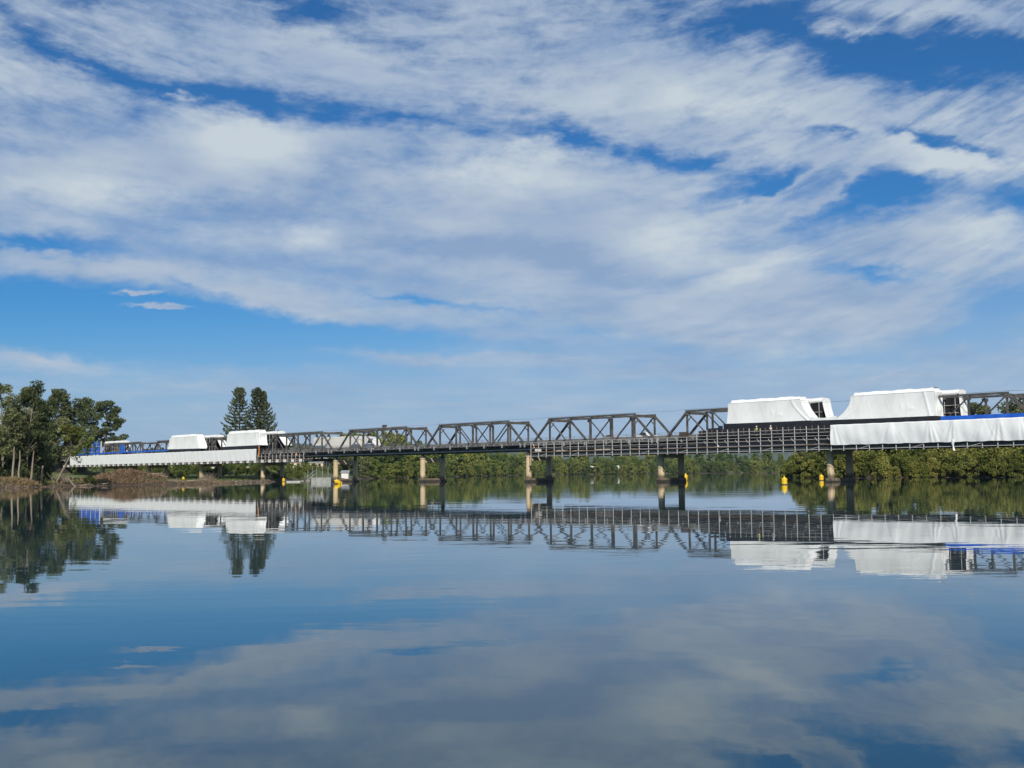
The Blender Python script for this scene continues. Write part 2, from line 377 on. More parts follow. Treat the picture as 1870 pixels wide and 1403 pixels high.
def quad_mesh(name, centers, sizes, seed, m, parent=None, aspect=1.0, vertical=0.0):
    """many small leaf faces, one quad per centre"""
    rs = np.random.RandomState(seed)
    c = np.asarray(centers, float); n = len(c); sz = np.asarray(sizes, float).reshape(-1, 1)
    a = rs.normal(size=(n, 3)); a[:, 2] = a[:, 2] * (1 - vertical) + vertical * np.abs(rs.normal(size=n)) * 3
    a /= np.linalg.norm(a, axis=1, keepdims=True)
    b = rs.normal(size=(n, 3)); b -= (b * a).sum(1, keepdims=True) * a; b /= np.linalg.norm(b, axis=1, keepdims=True)
    a *= sz * aspect * 0.5; b *= sz * 0.5
    v = np.stack([c - a, c + b * 0.8 - a * 0.1, c + a, c - b * 0.8 + a * 0.1], 1).reshape(-1, 3)
    me = bpy.data.meshes.new(name)
    me.vertices.add(4 * n); me.vertices.foreach_set('co', v.ravel())
    me.loops.add(4 * n); me.loops.foreach_set('vertex_index', np.arange(4 * n))
    me.polygons.add(n); me.polygons.foreach_set('loop_start', np.arange(0, 4 * n, 4))
    try: me.polygons.foreach_set('loop_total', np.full(n, 4))
    except Exception: pass
    me.materials.append(m); me.update(calc_edges=True); me.validate()
    o = bpy.data.objects.new(name, me); COL.objects.link(o)
    if parent is not None: o.parent = parent
    return o


# ------------------------------------------------------------------ terrain and water
RIVER = [(-400, 1.5), (400, 1.5), (360, 100), (260, 200), (165, 255), (140, 270), (130, 279), (122, 295), (117, 306), (107, 303), (100, 303), (95, 312), (90, 320), (86, 327), (83.5, 334),
         (88, 352), (118, 430), (175, 570), (260, 790), (420, 1100), (720, 1330), (760, 1480), (420, 1445), (254, 1403), (177, 1348), (103, 1258), (37, 1179),
         (-5, 1020), (-25, 904), (-44, 740), (-57, 605), (-69, 545), (-70, 470), (-70, 395), (-73, 345), (-75, 300), (-75.5, 279), (-81.6, 257.5), (-88, 248), (-92, 238), (-95.5, 229), (-95.3, 204), (-108, 160), (-150, 70)]


def river_sd(px, py):
    """signed distance to the water's edge, positive on land"""
    P = np.array(RIVER, float); Q = np.roll(P, -1, 0)
    d = np.full(px.shape, 1e18); inside = np.zeros(px.shape, bool)
    for (x0, y0), (x1, y1) in zip(P, Q):
        ex, ey = x1 - x0, y1 - y0
        t = np.clip(((px - x0) * ex + (py - y0) * ey) / (ex * ex + ey * ey), 0, 1)
        d = np.minimum(d, (px - x0 - t * ex) ** 2 + (py - y0 - t * ey) ** 2)
        if ey != 0:
            cr = ((y0 > py) != (y1 > py)) & (px < (x1 - x0) * (py - y0) / (y1 - y0) + x0)
            inside ^= cr
    d = np.sqrt(d)
    return np.where(inside, -d, d)


def sstep(a, b, x):
    t = np.clip((x - a) / (b - a), 0, 1); return t * t * (3 - 2 * t)


def vnoise(x, y, seed=0):
    return (np.sin(x * 0.83 + seed) * np.cos(y * 0.71 + seed * 1.7) + 0.6 * np.sin(x * 1.9 + y * 1.3 + seed * 2.1) + 0.4 * np.sin(x * 3.7 - y * 4.1 + seed)) / 2.0


def height(px, py):
    px = np.asarray(px, float); py = np.asarray(py, float)
    d = river_sd(px, py)
    z = np.where(d < 0, -1.6 * sstep(0, 12, -d) - 0.05, 0.95 * sstep(-0.2, 3.0, d))
    left = sstep(-20, -40, px) * sstep(760, 640, py) * (py > 30)
    q_ = (px - 30.81) * .7204 + (py - 228) * .69355; s_ = (px - 30.81) * -.69355 + (py - 228) * .7204
    z = z + np.where(d > 0, left * (3.4 * sstep(8, 24, q_) * sstep(2, 12, d) + (2.2 * sstep(235, 300, s_) + 4.2 * sstep(304, 330, s_) * sstep(26, 12, np.abs(q_ - 3.4))) * sstep(4, 20, d) - .35 * sstep(-30, -5, q_) * sstep(8, 2, q_) * sstep(5, 10, d) + 0.75 * sstep(3, 14, d) * sstep(262, 240, py) - 0.45 * sstep(0, 4, d) * sstep(255, 270, py) * sstep(12, 6, d)), 0)
    z = z + np.where(d > 0, (1 - left) * (1.3 * sstep(4, 60, d) + 8 * sstep(22, 70, d) * (py > 850)) * (py > 30), 0)
    mound = 2.3 * np.exp(-(((px + 90.5) / 5.5) ** 2 + ((py - 256) / 6.0) ** 2)) + 1.0 * np.exp(-(((px + 85) / 4.0) ** 2 + ((py - 262) / 5.0) ** 2))
    z = z + np.where(d > 0, mound * sstep(0, 4, d), 0)
    z = z + np.where(d > 0, vnoise(px * 0.9, py * 0.9, 2.0) * 0.14 * sstep(0, 5, d), 0)
    near = py < 20
    z = np.where(near, np.where(d > 0, 0.8 * sstep(0, 3, d), z), z)
    return z


def hz(x, y): return float(height(np.array([x]), np.array([y]))[0])


def ramp_axis(lo, hi, step, far, g=1.22):
    c = list(np.arange(lo, hi, step)); s = step; x = c[-1]
    while x < far[1]: s *= g; x += s; c.append(x)
    s = step; x = c[0]
    while x > far[0]: s *= g; x -= s; c.insert(0, x)
    return np.array(c)


gxs = ramp_axis(-150, 150, 2.0, (-9000, 9000)); gys = np.concatenate([ramp_axis(196, 420, 2.0, (-300, 1500), 1.06), np.array([1700, 2100, 2800, 4000, 6000, 9000, 12500])])
gxs = gxs[(gxs > -9400) & (gxs < 9400)]; gys = gys[gys > -600]
GX, GY = np.meshgrid(gxs, gys); GZ = height(GX, GY)
nx, ny = len(gxs), len(gys)
vs = np.stack([GX, GY, GZ], -1).reshape(-1, 3)
idx = np.arange(nx * ny).reshape(ny, nx)
fs = np.stack([idx[:-1, :-1], idx[:-1, 1:], idx[1:, 1:], idx[1:, :-1]], -1).reshape(-1, 4)
tm = bpy.data.meshes.new('terrain'); tm.from_pydata(vs.tolist(), [], fs.tolist())
tm.polygons.foreach_set('use_smooth', [True] * len(tm.polygons))
terrain = bpy.data.objects.new('terrain', tm); COL.objects.link(terrain); tag(terrain, kind='structure')
m = bpy.data.materials.new('bank_soil_and_grass'); m.use_nodes = True
N = NT(m.node_tree); b = N.n['Principled BSDF']; b.inputs['Roughness'].default_value = 0.9
geo = N.new('ShaderNodeNewGeometry'); px_, py_, pz_ = N.xyz(geo.outputs['Position'])
n1 = N.noise(geo.outputs['Position'], 0.25, 5, 0.6); n2 = N.noise(geo.outputs['Position'], 1.4, 5, 0.65)
mud = N.mix(n2, c4(0.022, 0.016, 0.011), c4(0.10, 0.07, 0.042))
grs = N.mix(N.maprange(n2, 0.3, 0.7), c4(0.045, 0.075, 0.018), c4(0.13, 0.155, 0.04))
hgt = N.math('ADD', pz_, N.math('MULTIPLY', N.math('SUBTRACT', n1, 0.5), 2.2))
N.put(b.inputs['Base Color'], N.mix(N.maprange(hgt, 0.35, 1.3), mud, grs))
bn = N.new('ShaderNodeBump'); bn.inputs['Distance'].default_value = 0.25; N.put(bn.inputs['Height'], n2); N.put(b.inputs['Normal'], bn.outputs[0])
tm.materials.append(m)

# water sheet
wm = bpy.data.meshes.new('river_water')
wm.from_pydata([(-420, -20, 0), (900, -20, 0), (900, 1600, 0), (-420, 1600, 0)], [], [(0, 1, 2, 3)])
water = bpy.data.objects.new('river_water', wm); COL.objects.link(water); tag(water, kind='structure')
m = bpy.data.materials.new('calm_river_water'); m.use_nodes = True
N = NT(m.node_tree); b = N.n['Principled BSDF']
b.inputs['Base Color'].default_value = c4(0.018, 0.044, 0.058); b.inputs['Roughness'].default_value = 0.012; b.inputs['IOR'].default_value = 1.43
geo = N.new('ShaderNodeNewGeometry'); P = geo.outputs['Position']
n1 = N.noise(N.mapping(P, rot=(0, 0, 0.2), sc=(0.7, 1.2, 1)), 1.5, 3, 0.5)
n2 = N.noise(N.mapping(P, rot=(0, 0, -0.3), sc=(0.09, 0.26, 1)), 1.0, 3, 0.55)
n3 = N.noise(N.mapping(P, rot=(0, 0, -0.15), sc=(0.012, 0.05, 1)), 1.0, 3, 0.55)
patch = N.maprange(n3, 0.45, 0.66, 0.35, 2.4)
h = N.math('MULTIPLY', n1, N.math('MULTIPLY', patch, 0.0009))
h = N.math('MULTIPLY_ADD', n2, 0.009, h)
# faint wakes left by current round the piers: low parallel ridges
wx, wy, wz = N.xyz(N.mapping(P, rot=(0, 0, 0.04)))
wk = N.new('ShaderNodeTexNoise'); N.put(wk.inputs['Vector'], N.mapping(P, rot=(0, 0, 0.06), sc=(0.008, 0.35, 1))); wk.inputs['Scale'].default_value = 1.0; wk.inputs['Detail'].default_value = 2
zone = N.math('MULTIPLY', N.maprange(wy, 120, 150), N.maprange(wy, 330, 200))
h = N.math('MULTIPLY_ADD', N.math('MULTIPLY', wk.outputs['Fac'], zone), 0.002, h)
bn = N.new('ShaderNodeBump'); bn.inputs['Strength'].default_value = 1.0; bn.inputs['Distance'].default_value = 1.0
N.put(bn.inputs['Height'], h); N.put(b.inputs['Normal'], bn.outputs[0])
wm.materials.append(m)

# distant ranges
hm = MB()
for (yy, xs0, xs1, hh, sd_) in ((6200, -4200, 5200, 150, 1.0), (7600, -5200, 6200, 215, 4.0)):
    rows = []
    n_ = 120
    def crest(i):
        x = xs0 + (xs1 - xs0) * i / n_
        return x, hh * (0.72 + 0.22 * math.sin(x * 0.0016 + sd_) + 0.12 * math.sin(x * 0.0047 + sd_ * 2) + 0.05 * math.sin(x * 0.017 + sd_) + 0.025 * math.sin(x * 0.05))
    for k, (dy, fz) in enumerate(((-900, -0.02), (-500, 0.32), (-200, 0.75), (0, 1.0), (500, 0.6), (1200, -0.02))):
        rows.append([(crest(i)[0], yy + dy + 60 * math.sin(i * 0.9 + k), max(-3, crest(i)[1] * fz)) for i in range(n_ + 1)])
    hm.grid(rows)
HILLM = mat('forested_hillside', (0.03, 0.045, 0.02), 0.95, (0.07, 0.085, 0.04), 0.012, detail=8)
hills = hm.build('hills', HILLM, smooth=True); tag(hills, kind='structure')

# ------------------------------------------------------------------ bridge (local frame: x along the bridge to the far left bank, y towards the viewer)
EX, EY = -0.69355513, 0.72040356
ANG = math.atan2(EY, EX); BX, BY = 30.8142, 228.0; L = 38.9788; PANEL = 6.27; FOOT = 0.68
def BP(s, t, z): return (BX + EX * s - EY * t, BY + EY * s + EX * t, z)
def bempty(name, s, t, z, label, cat, group=None): return empty(name, BP(s, t, z), label, cat, ANG, group)

bridge = bempty('truss_bridge', 0, 0, 0, 'long steel truss road bridge on paired concrete piers across the river', 'bridge')
KMIN, KMAX = -4, 7
TF = -6.8
for k in range(KMIN, KMAX + 1):
    s0 = k * L
    for t in (0.0, TF):
        pts = [s0 + FOOT + PANEL * i for i in range(7)]
        tr = MB()
        tr.beam((pts[1] - .3, t, 14.42), (pts[5] + .3, t, 14.42), .42, .36)
        tr.box(pts[0] - .4, pts[6] + .4, t - .18, t + .18, 7.35, 8.35)
        tr.box(pts[0] - .4, pts[6] + .4, t - .3, t + .3, 7.22, 7.347)
        for i in range(1, 6):
            tr.box(pts[i] - .55, pts[i] + .55, t + .252, t + .28, 13.55, 14.1)
            tr.box(pts[i] - .55, pts[i] + .55, t + .183, t + .21, 8.2, 9.0)
        for i in (0, 6):
            tr.box(pts[i] - .7, pts[i] + .7, t + .183, t + .21, 7.6, 9.0)
        T = tr.build('truss', STEEL2, bridge)
        for a, c in ((pts[0], pts[1]), (pts[6], pts[5])):
            q = MB(); q.beam((a, t, 8.2), (c, t, 14.2), .42, .4, (0, 1, 0)); q.build('end_post', STEEL, T)
        for i in range(1, 6):
            q = MB(); w_ = .38 if i == 3 else .28
            q.box(pts[i] - w_ / 2, pts[i] + w_ / 2, t - .2, t + .2, 8.35, 14.05)
            q.build('vertical_post', STEEL, T)
        for a, c in ((pts[1], pts[2]), (pts[2], pts[3]), (pts[4], pts[3]), (pts[5], pts[4])):
            q = MB(); q.beam((a, t + .03, 14.1), (c, t + .03, 8.3), .2, .24, (0, 1, 0)); q.build('diagonal_brace', STEEL, T)
    # top lateral bracing and portals
    q = MB()
    for i in range(1, 6):
        q.box(pts[i] - .08, pts[i] + .08, TF + .3, -.3, 14.1, 14.35)
    for i in range(1, 5):
        q.beam((pts[i], -.25, 14.3), (pts[i + 1], TF + .25, 14.3), .09, .09)
        q.beam((pts[i + 1], -.25, 14.32), (pts[i], TF + .25, 14.32), .09, .09)
    q.build('top_bracing', STEEL, bridge)
    for i in (1, 5):
        q = MB(); q.box(pts[i] - .09, pts[i] + .09, TF + .3, -.3, 13.75, 14.09)
        q.beam((pts[i], -.3, 12.4), (pts[i], -1.5, 13.4), .15, .15); q.beam((pts[i], TF + .3, 12.4), (pts[i], TF + 1.5, 13.4), .15, .15)
        q.build('portal_frame', STEEL, bridge)
    q = MB(); q.box(s0 + .02, s0 + L - .02, TF + .35, -.35, 8.52, 8.75); q.build('road_deck', ASPH, bridge)
    q = MB()
    for i in range(7): q.box(pts[i] - .15, pts[i] + .15, TF + .31, -.31, 7.45, 8.5)
    for tt in (-1.4, -2.7, -4.1, -5.4): q.box(s0 + .1, s0 + L - .1, tt - .1, tt + .1, 7.9, 8.515)
    q.build('floor_beams', DARKST, bridge)
    # footway on the near side
    q = MB(); q.box(s0 + .02, s0 + L - .02, .4, 1.95, 8.72, 8.93); q.box(s0 + .02, s0 + L - .02, 1.8, 1.953, 8.45, 8.719); q.build('footway', DARKST, bridge)
    q = MB()
    for i in range(18):
        s = s0 + L / 18 * (i + .5)
        q.beam((s, 1.9, 8.94), (s, 1.9, 10.1), .07, .07, (0, 1, 0))
    for z_ in (9.2, 9.5, 9.8, 10.08): q.beam((s0, 1.9, z_), (s0 + L, 1.9, z_), .05, .045)
    q.build('railing', BARR, bridge)
    q = MB()
    for i in range(18):
        s = s0 + L / 18 * (i + .5); q.box(s - .1, s + .1, 1.954, 2.1, 8.62, 8.95)
    for i in range(7):
        q.box(pts[i] - .16, pts[i] + .16, 1.957, 2.13, 8.05, 8.96); q.beam((pts[i], .3, 7.9), (pts[i], 1.95, 8.4), .2, .2)
    q.box(s0 + .05, s0 + L - .05, 1.954, 1.99, 8.66, 8.72)
    q.build('footway_brackets', GALV, bridge)
    q = MB()
    for tt in (-.55, TF + .55):
        for i in range(19): q.box(s0 + L / 18 * i - .06, s0 + L / 18 * i + .06, tt - .08, tt + .08, 8.752, 9.55)
        q.box(s0, s0 + L, tt + .082, tt + .13, 9.2, 9.6); q.box(s0, s0 + L, tt + .082, tt + .13, 8.82, 9.08)
    q.build('traffic_barrier', BARR, bridge)
    q = MB(); q.tube((s0, .75, 7.5), (s0 + L, .75, 7.5), .17, 10)
    for i in range(7): q.box(pts[i] - .05, pts[i] + .05, .25, .8, 7.75, 7.85)
    q.build('service_pipe', GALV, bridge)
    q = MB(); q.path([(pts[5], .1, 14.75), (pts[5] + 3.1, .1, 14.58), (pts[5] + 7.2, .1, 14.58), (s0 + L + FOOT + PANEL, .1, 14.75)], [.02] * 4, 4); q.build('cable', DARKST, bridge)
    q = MB(); q.path([(pts[1], .1, 14.75), (pts[3], .1, 14.7), (pts[5], .1, 14.75)], [.02] * 3, 4); q.build('cable', DARKST, bridge)
for k in range(KMIN, KMAX + 2):
    s0 = k * L
    q = MB(); q.box(s0 - .45, s0 + .45, TF + .6, -.6, 5.0, 6.1)
    pr = q.build('pier', CONC, bridge)
    for t in (0.0, TF):
        zb = 0.2
        q = MB(); q.lathe([(.72, zb), (.70, 1.0), (.66, 5.7), (.78, 5.9), (.78, 6.1)], 24, (s0, t)); q.build('column', CONC, pr, smooth=False)
        q = MB(); q.cbox(s0 - .42, s0 + .42, t - .45, t + .45, 6.1, 6.75, .12); q.box(s0 - .3, s0 + .3, t - .3, t + .3, 6.75, 7.22); q.build('bearing_pedestal', DARKST, pr)
    q = MB()
    if k in (1, 2, 3, 0, -2): q.cbox(s0 - .7, s0 + .7, TF - .72, .72, .42, .85, .08)
    else: q.cbox(s0 - .71, s0 + .71, TF - .73, .73, .25, .7, .1)
    q.build('pile_cap', CONCD, pr)
    q = MB(); q.cbox(s0 - .74, s0 + .74, TF - .76, .76, -1.5, .44 if k in (1, 2, 3, 0, -2) else .27, .02); q.build('wet_footing', WETC, pr)

q = MB(); q.box(8 * L - 1.2, 8 * L + 1.2, TF - 2, 2.4, 1.5, 8.5); q.box(8 * L + 1.2, 8 * L + 3, TF - 2.1, 2.5, 2, 8.9); q.build('abutment', WETC, bridge)
q = MB(); q.box(8 * L + .1, 8 * L + 60, TF - .5, 2.2, 8.2, 8.74); q.build('approach_deck', ASPH, bridge)
q = MB()
for i in range(22): q.box(8 * L + i * 2 - .07, 8 * L + i * 2 + .07, 2.0, 2.15, 8.5, 9.9)
for z_ in (9.1, 9.5, 9.85): q.box(8 * L - .1, 8 * L + 44, 2.153, 2.22, z_ - .09, z_ + .09)
q.build('approach_railing', PALE, bridge)
# equipment box on the top chord
r = bempty('equipment_box', 94.2, 0, 14.56, 'small dark equipment box mounted on the top chord of the truss above the truck', 'box')
q = MB(); q.cbox(-.75, .75, -.3, .3, .15, .8, .06); q.build('housing', DARKST, r)
q = MB(); q.box(-.5, -.4, -.1, .1, 0, .149); q.box(.4, .5, -.1, .1, 0, .149); q.build('bracket', GALV, r)
q = MB(); q.box(-2.5, -.8, -.15, .15, .0, .16); q.build('white_conduit', WHITEP, r)

# sign panel
r = bempty('roadwork_sign', -7.8, 2.3, 8.9, 'dark rectangular sign board seen from behind on the footway railing', 'sign')
q = MB(); q.cbox(-1.2, 1.2, -.05, .05, .0, 1.15, .02); q.build('panel', BROWNP, r)
q = MB(); q.box(-.9, -.82, .053, .11, -.1, 1.2); q.box(.82, .9, .053, .11, -.1, 1.2); q.box(-1.2, 1.2, .053, .09, -.02, .08); q.build('frame', BROWNP, r)


# ------------------------------------------------------------------ scaffolds
def scaffold(name, label, sa, sb, bay, zb, ztop, tt, decks, orange=True, tabs=None):
    """sa < sb along the bridge; ztop(s) post height; tt outer face"""
    r = bempty(name, sa, 0, 0, label, 'scaffold')
    n = int(round((sb - sa) / bay))
    q = MB(); q.box(-.3, sb - sa + .3, -9.4, tt - .05, decks - .14, decks - .02); q.build('deck_boards', BOARD, r)
    q = MB()
    for i in range(n + 1): q.tube((i * bay, -9.4, decks - .5), (i * bay, tt, decks - .5), .06, 5)
    q.box(-.3, sb - sa + .3, .5, tt - .25, zb + .2, decks - .16)
    q.box(-.3, sb - sa + .3, -9.2, -7.9, zb + .2, decks - .16)
    q.build('support_beams', TEAL, r)
    q = MB(); q.box(-.3, sb - sa + .3, tt + .09, tt + .14, decks - .02, decks + .13); q.build('toe_board', BOARD, r)
    p = MB(); p.tube((0, tt, zb), (0, tt, ztop(sa)), .075, 6)
    for i in range(n + 1):
        s = i * bay; z1 = ztop(sa + s)
        p = MB(); p.tube((s, tt, zb), (s, tt, z1), .075, 6); p.box(s - .11, s + .11, tt - .11, tt + .11, zb - .05, zb + .02); p.build('scaffold_post', TUBE, r)
    q = MB(); q.tube((-.3, tt + .1, zb + .25), (sb - sa + .3, tt + .1, zb + .25), .05, 5)
    q.build('bottom_rail', TUBE, r)
    rails = MB(); br_ = MB()
    for i in range(n):
        za = min(ztop(sa + i * bay), ztop(sa + (i + 1) * bay))
        z = decks + 1.0
        while z < za: rails.tube((i * bay, tt + .1, z), ((i + 1) * bay, tt + .1, z), .04, 5); z += .62
        if i % 4 == 1: br_.tube((i * bay, tt + .14, zb + .75), ((i + 1) * bay, tt + .14, zb + .15), .045, 5)
        if za > decks + 2.6: br_.tube((i * bay + .2, tt + .12, decks + .75), (i * bay + .7, tt + .12, decks + 1.35), .045, 5)
    if rails.v: rails.build('guard_rails', TUBE, r)
    if br_.v: br_.build('braces', TUBE, r)
    if tabs:
        q = MB(); s = 0.6
        while s < sb - sa: q.box(s, s + tabs * .36, tt + .16, tt + .2, zb + .02, decks - .06); s += tabs
        q.box(.6, sb - sa, tt + .15, tt + .16, decks - .1, decks - .07)
        q.build('toe_tabs', WHITEP, r)
    return r


def zt_right(s):
    if s > -11: return 9.0
    if s > -41.5: return 10.15
    return 6.75
scR = scaffold('hanging_scaffold', 'long scaffold of pale tubes and boards hung under the right half of the bridge', -100, 35, 2.455, 5.62, zt_right, 3.2, 6.75)
# inner upright boards of the tall black section
q = MB()
for i in range(24):
    s = -12.5 - 1.23 * i; q.box(s + 100 - .05, s + 100 + .05, 2.72, 2.8, 9.25, 10.25 + .1 * math.sin(i))
q.build('upright_boards', BOARD, scR)
scL = scaffold('hanging_scaffold', 'scaffold hung under the left end of the bridge below a white slanting seamed sheet', 128.5, 302, 2.1, 5.85, lambda s: 8.3 if s < 154 else 6.5, 3.2, 6.75, tabs=4.2)
q = MB(); q.box(153.2 - 128.5, 153.36 - 128.5, 3.0, 3.2, 7.6, 11.0); q.build('orange_board', ORANGE, scL)

r = bempty('tool_crate', 33.6, 2.3, 6.74, 'white tool crate on the scaffold boards beside the orange vested worker near the pier', 'crate')
q = MB(); q.cbox(-.7, .7, -.35, .35, 0, .75, .04); q.build('body', WHITEP, r); q = MB(); q.box(-.72, .72, -.37, .37, .753, .82); q.build('lid', WHITEP, r)
r = bempty('bucket', -16.4, 2.8, 6.74, 'small white bucket on the boards in front of the black sheeting', 'bucket')
q = MB(); q.lathe([(.16, 0), (.2, .42), (.21, .44)], 14); q.build('body', WHITEP, r); q = MB(); q.path([(-.2, 0, .42), (0, 0, .66), (.2, 0, .42)], [.015] * 3, 5); q.build('handle', DARKST, r)
for i, s_ in enumerate((5.5, 14.2, 21.7, 27.0)):
    r = bempty('board_stack', s_, 1.6, 6.74, ('short', 'longest', 'loose', 'tall')[i] + ' stack of boards on the hung scaffold, ' + ('nearest the middle pier', 'second from the middle pier', 'third from the middle pier', 'nearest the white tool crate')[i], 'boards')
    ln_ = (1.2, 2.2, 1.6, 1.4)[i]; q = MB()
    for k in range(4 + i % 2 * 2): q.box(-ln_ + .05 * k * (-1) ** k, ln_ + .05 * k * (-1) ** k, -.3, .3, k * .07, k * .07 + .06)
    q.build('planks', PALE, r)

# ------------------------------------------------------------------ sheets
rng = random.Random(5)
def skirt(name, label, sa, sb, zlo, zhi, t, ties, fold, slant=0.0, tails=()):
    """hung sheet with folds fanning from its tie points; sa < sb"""
    r = bempty(name, sa, t, 0, label, 'sheet')
    n = int((sb - sa) / 0.16); rows = []
    for j in range(19):
        v = j / 18.0; row = []
        for i in range(n + 1):
            s = (sb - sa) * i / n; y = 0.0
            if slant:
                ph = ((s + slant * v) / 4.2) % 1.0
                y = 0.05 * (ph ** 1.5) * (0.4 + .6 * v) + .012 * math.sin(s * 2.1 + 3 * v)
            else:
                for k, tp in enumerate(ties):
                    u = s - tp
                    if abs(u) < 7:
                        w = max(0.12, 0.30 + 1.0 * v)
                        y += fold * .35 * (0.5 + v * .5) * math.exp(-(u / w) ** 2 * .9)
                        a = u / (0.30 + 1.9 * v ** .8); am = .55 + .45 * math.sin(k * 2.7 + a * 2)
                        y += fold * 0.26 * am * math.cos(a * 11 + k + 1.3 * math.sin(a * 3 + k)) * math.exp(-a * a * 0.9) * (0.30 + v * (1.2 - v))
                y += .018 * math.sin(s * 3.3 + 2 * v) + .03 * math.sin(s * .9 + 5 * v)
                y += 0.12 * math.sin(v * math.pi)
            zz = zhi + (zlo - zhi) * v
            if not slant and j == 18: zz += .03 * math.sin(s * 1.3) + .02 * math.sin(s * 3.1)
            if j == 0: zz += .015 * math.sin(s * 2)
            row.append((s, y, zz))
        rows.append(row)
    rows.insert(0, [(p[0], p[1] - .25, p[2] - .01) for p in rows[0]])
    m_ = MB(); m_.grid(rows)
    o = m_.build('sheet', SHEET2, r, smooth=True)
    for s, z0, z1 in tails:
        q = MB(); q.grid([[(s - sa - .12 - .1 * math.sin(k * 1.3), .12 + .1 * math.sin(k), z0 + (z1 - z0) * k / 6), (s - sa + .05, .3, z0 + (z1 - z0) * k / 6), (s - sa + .22 + .12 * math.sin(k * .9), .15, z0 + (z1 - z0) * k / 6)] for k in range(7)])
        q.build('loose_tail', SHEET2, r, smooth=True)
    return r
ties = [0.0]; s = 0.0
while s < 59: s += rng.uniform(2.2, 5.6); ties.append(s)
skirt('hanging_sheet', 'white sheet with deep fanned folds hung along the scaffold at far right', -100.3, -41.2, 6.62, 10.22, 3.42, [36.7, 41.0 - 0.2, 47.6, 58.6, 31.9, 29.3, 26.2, 22.0, 17.5, 13.0, 9, 4.5], 0.38, tails=[(-63.5, 7.1, 5.2)])
skirt('hanging_sheet', 'long white sheet with slanting seams hung along the left end of the bridge', 154.3, 296, 6.55, 10.1, 3.42, [], 0.1, slant=1.6)

def band(name, label, pts, t, m_, cat='sheet', wav=.04):
    """upright sheet strip: pts = (s, zlo, zhi)"""
    r = bempty(name, pts[0][0], t, 0, label, cat)
    rows = [[], []]; n = 9
    lo, hi, mid = [], [], []
    for (sa, a0, a1), (sb, b0, b1) in zip(pts[:-1], pts[1:]):
        k_ = max(2, int(abs(sb - sa) / .7))
        for i in range(k_ + (1 if (sb, b0, b1) == pts[-1] else 0)):
            f = i / k_; s = sa + (sb - sa) * f - pts[0][0]
            l_, h_ = a0 + (b0 - a0) * f, a1 + (b1 - a1) * f
            lo.append((s, wav * math.sin(s * 2.3), l_)); mid.append((s, wav * math.sin(s * 1.7 + 1) + .02, (l_ + h_) / 2)); hi.append((s, wav * math.sin(s * 2.1 + 2), h_))
    q = MB(); q.grid([lo, mid, hi]); q.grid([[(x, y - .06, z) for x, y, z in rw] for rw in (hi, mid, lo)])
    q.build('sheet', m_, r, smooth=True)
    return r
band('black_sheet', 'black debris sheeting behind the pale scaffold tubes below the right white wraps', [(-11.6, 6.95, 10.1), (-13.9, 6.95, 10.2), (-13.95, 6.95, 10.55), (-16.2, 6.95, 10.6), (-16.25, 6.95, 10.95), (-17.3, 6.95, 10.98), (-17.35, 6.95, 10.3), (-41.4, 6.95, 10.3)], 2.45, BLACK)
band('black_sheet', 'narrow black sheet strip running under the hems of both right white wraps', [(-17.2, 10.25, 11.36), (-40, 10.2, 11.2), (-60.9, 10.2, 10.98)], 1.95, BLACK)
band('blue_sheet', 'bright blue sheet strip along the parapet at far right', [(-60.8, 10.25, 10.95), (-74, 10.25, 10.95), (-100, 10.2, 10.9)], 1.98, BLUE)
band('blue_sheet', 'thin blue sheet strip along the parapet at the left end of the bridge', [(215, 10.7, 11.2), (250, 10.7, 11.2), (292, 10.5, 11.0)], 1.98, BLUE)
band('black_sheet', 'narrow black sheet strip under the hem of the left white wrap beside the pines', [(154.5, 10.35, 11.32), (178.5, 10.3, 11.3)], 1.95, BLACK)
band('black_sheet', 'narrow black sheet strip under the smallest left white wrap', [(192.5, 10.35, 11.1), (217.5, 10.4, 11.3)], 1.95, BLACK)


